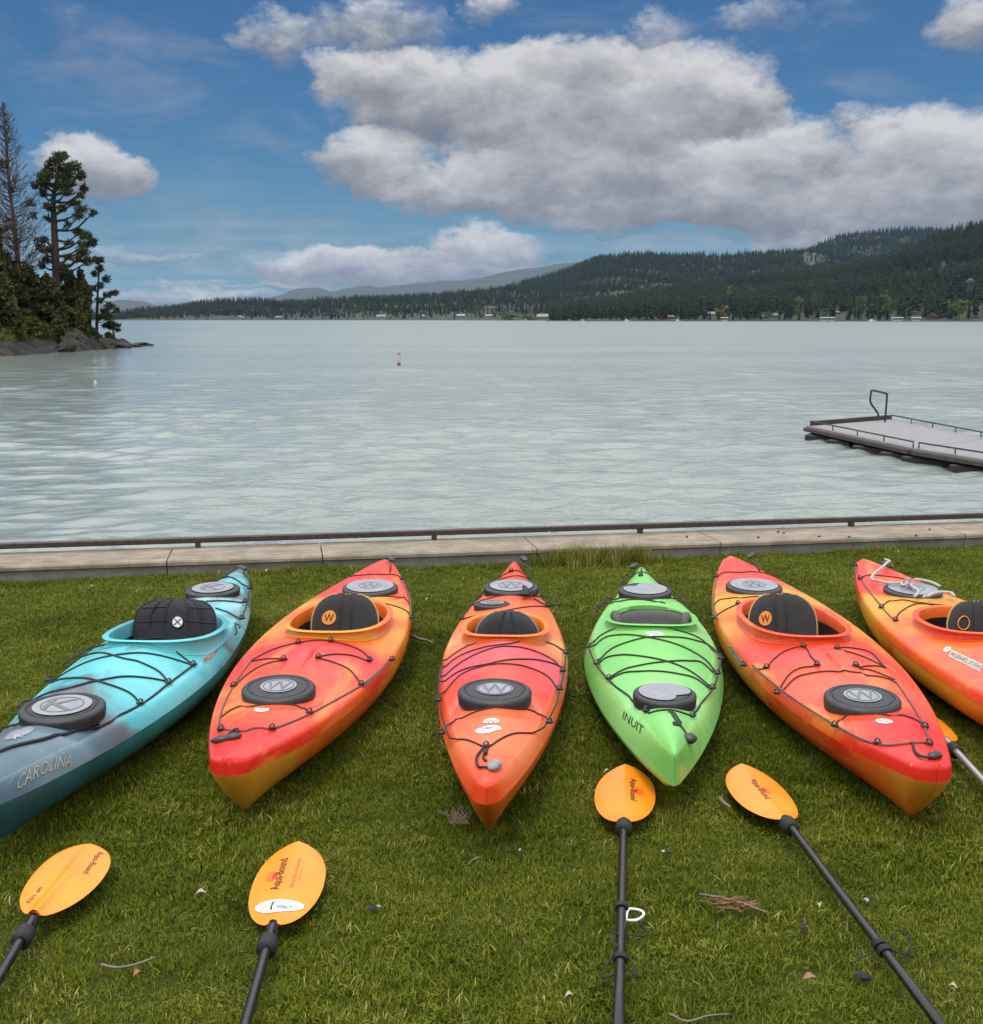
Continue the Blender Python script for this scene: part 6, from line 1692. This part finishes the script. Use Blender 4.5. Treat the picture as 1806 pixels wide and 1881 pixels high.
cords((.895,), [(.88, -.02, .05), (.90, -.07, .04), (.91, -.09, .035)])
o, put, cords = paddle('paddle half hidden behind the red bow, with a pale alloy shaft', (1680, 1305), (1738, 1362), (1900, 1535), .108, .10, .2, shaft='shaft_grey')

# ------------------------------------------------------------------ things lying on the lawn
M['twig'] = mat_plain('twig_bark', (.17, .13, .10), .9, var=.3, scale=20)
M['drypine'] = mat_plain('dry_needles', (.22, .11, .045), .9, var=.4, scale=30)
M['dropping'] = mat_plain('dark_dropping', (.022, .020, .017), .9, var=.5, scale=60, bump=.5)
M['pale_leaf'] = mat_plain('pale_leaf', (.34, .31, .22), .7, var=.15)
M['brown_leaf'] = mat_plain('brown_leaf', (.26, .13, .06), .8, var=.3)
def twig(lab, pts, r, z=.035, name='twig', mat='twig'):
    P = [at(*p, z) for p in pts]; c = P[0].copy(); c[2] = 0
    o = mk(name, *g_tube(smooth_line([p - c for p in P], 5), r, 5, taper=(1, .5)), M[mat]); o.location = c; tag(o, lab, 'twig'); return o
twig('crooked grey twig beside the red and orange kayak second from the left', [(757, 1168), (772, 1174), (784, 1176), (795, 1181)], .012)
twig('thin curved twig on the grass between the two left paddles', [(186, 1772), (215, 1777), (250, 1771), (285, 1758)], .005)
twig('short forked twig below the kayak in the middle', [(880, 1575), (868, 1580), (860, 1588)], .004)
twig('small stick left of the slanted paddle blade', [(1322, 1467), (1330, 1475), (1342, 1483)], .010)
twig('thin pale stem at the bottom right of the lawn', [(1230, 1862), (1262, 1876), (1300, 1866), (1340, 1862)], .004)
# dry pine sprig
c = at(1345, 1662, .03); o = thing('pine_sprig', 'dry brown pine sprig between the two right hand paddles', 'sprig', (c[0], c[1], 0))
r_ = np.random.default_rng(9); q = MB()
for k in range(60):
    a = r_.normal(0.2, 2.2); L = r_.uniform(.02, .075); s0 = np.array((r_.normal(0, .02), r_.normal(0, .015), r_.uniform(.02, .045)))
    q.add(*g_tube([s0, s0 + np.array((math.cos(a) * L, -abs(math.sin(a)) * L * .5 + .01, r_.uniform(-.01, .02)))], .0018, 3, cap=False))
q.build('needles', M['drypine'], o); mk('stem', *g_tube([(-.09, .07, .03), (-.03, .03, .04), (.03, -.01, .04), (.10, -.05, .03)], .004, 5), M['twig'], o)
c = at(845, 1507, .03); o = thing('pine_sprig', 'grey dead sprig on the grass left of the middle bow', 'sprig', (c[0], c[1], 0)); q = MB()
for k in range(26):
    a = r_.uniform(.6, 2.6); L = r_.uniform(.04, .12); q.add(*g_tube([(r_.normal(0, .02), -.03, .03), (math.cos(a) * L, -.03 + math.sin(a) * L, r_.uniform(.03, .07))], .0016, 3, cap=False))
q.build('stems', M['twig'], o)
for k, (px, py, w, lab) in enumerate(((685, 1663, .030, 'black and white bird dropping left of the centre paddle'), (985, 1464, .022, 'brown clod beside the middle kayak bow'), (960, 1562, .026, 'dark dropping below the middle kayak'), (1228, 1562, .026, 'dark dropping right of the straight paddle'),
        (1597, 1646, .034, 'dark dropping above the slanted shaft'), (1475, 1697, .030, 'black dropping left of the slanted shaft'), (1582, 1788, .045, 'large dark clod left of the slanted shaft'), (315, 1585, .016, 'small dark dropping near the turquoise hull'), (1185, 1768, .018, 'small clod right of the straight shaft'), (1663, 1750, .018, 'small dark clod right of the slanted shaft'),
        (165, 1082, .022, 'dark dropping on the grass near the wall at left'), (1650, 1032, .034, 'dark clod on the grass near the wall at right'), (1735, 1025, .022, 'dark speck of dirt near the wall at far right'), (1455, 1062, .020, 'dark clod on the grass behind the right kayaks'))):
    c = at(px, py, .025); o = thing('clod', lab, 'clod', (c[0], c[1], 0), k * .9)
    V, F = g_rock(200 + k, (w * .8, w * .5, w * .30), ICO2); V = np.array(V); V[:, 2] += .018; mk('lump', V, F, M['dropping'], o, smooth=False)
    V, F = g_rock(300 + k, (w * .36, w * .3, w * .2), ICO2); V = np.array(V) + np.array((w * .6, w * .2, .020)); mk('crumb', V, F, M['pale_leaf'] if k in (0, 2, 3, 4) else M['dropping'], o, smooth=False)
def leaf(lab, px, py, L, a, mat):
    c = at(px, py, .03); V, F = [], []
    for i in range(7):
        f = i / 6; w = L * .32 * math.sin(math.pi * min(.97, f * .9 + .05)); z = .034 + .012 * math.sin(f * 3) 
        V += [(f * L, -w, z + .006), (f * L, 0, z), (f * L, w, z + .008)]
        if i: b = 3 * i; F += [(b - 3, b - 2, b + 1, b), (b - 2, b - 1, b + 2, b + 1)]
    o = mk('leaf', V, F, M[mat]); o.location = (c[0], c[1], 0); o.rotation_euler = (0, 0, a); tag(o, lab, 'leaf')
for (lab, px, py, L, a, mt) in (('pale leaf on the grass above the blade of the straight paddle', 1110, 1423, .030, .3, 'pale_leaf'), ('brown leaf below the sprig right of the straight shaft', 1475, 1805, .05, .1, 'brown_leaf'), ('pale curled leaf between the two left paddles', 360, 1648, .04, .2, 'pale_leaf'),
        ('tan leaf at the bottom near the second paddle', 245, 1800, .035, .8, 'brown_leaf'), ('white speck leaf on the lawn behind the turquoise kayak', 165, 1081, .035, .4, 'pale_leaf'), ('pale leaf behind the stern of the turquoise kayak', 488, 1052, .04, 1.0, 'pale_leaf'), ('small pale leaf right of the second kayak', 782, 1105, .035, .7, 'pale_leaf'), ('pale bit at the bottom right of the straight shaft', 1038, 1838, .03, .2, 'pale_leaf'), ('small dry leaf right of the slanted paddle', 1505, 1672, .03, 1.4, 'pale_leaf'), ('yellow leaf at the right bottom of the lawn', 1742, 1818, .03, -.6, 'pale_leaf')):
    leaf(lab, px, py, L * .75, a, mt)
for k, (px, py, lab) in enumerate(((1262, 987, 'small black pebble on the wall coping, leftmost'), (1393, 988, 'dark pebble on the coping near its front edge'), (1430, 978, 'black pebble on the coping, left of a close pair'), (1440, 980, 'black pebble on the coping, right of a close pair'), (1505, 986, 'dark pebble on the coping in front of the crack'), (1560, 987, 'dark pebble on the coping just left of the rail post'), (1568, 1000, 'dark clod at the coping edge below the rail post'), (1683, 984, 'dark pebble on the coping right of the rail post'), (1708, 973, 'small pebble at the back of the coping at right'))):
    c = at(px, py, WALL_Z); o = mk('pebble', *g_rock(400 + k, (.016, .012, .010), ICO2), M['dropping'], smooth=False); o.location = (c[0], c[1], WALL_Z + .004); tag(o, lab, 'pebble')

# ------------------------------------------------------------------ air: pale haze that blues the far ridges
hz = MB(); hz.add(*g_box((0, 7000, 299), (19000, 15400, 603)))
hm = bpy.data.materials.new('haze_air'); hm.use_nodes = True; hm.node_tree.nodes.clear()
hv = hm.node_tree.nodes.new('ShaderNodeVolumePrincipled'); hv.inputs['Color'].default_value = (.42, .66, 1.0, 1)
hv.inputs['Density'].default_value = 2.2e-5; hv.inputs['Anisotropy'].default_value = 0.2
ho_ = hm.node_tree.nodes.new('ShaderNodeOutputMaterial'); hm.node_tree.links.new(hv.outputs[0], ho_.inputs['Volume'])
tag(hz.build('haze', hm, smooth=False), 'thin pale blue haze over the lake and hills', 'haze', kind='stuff')
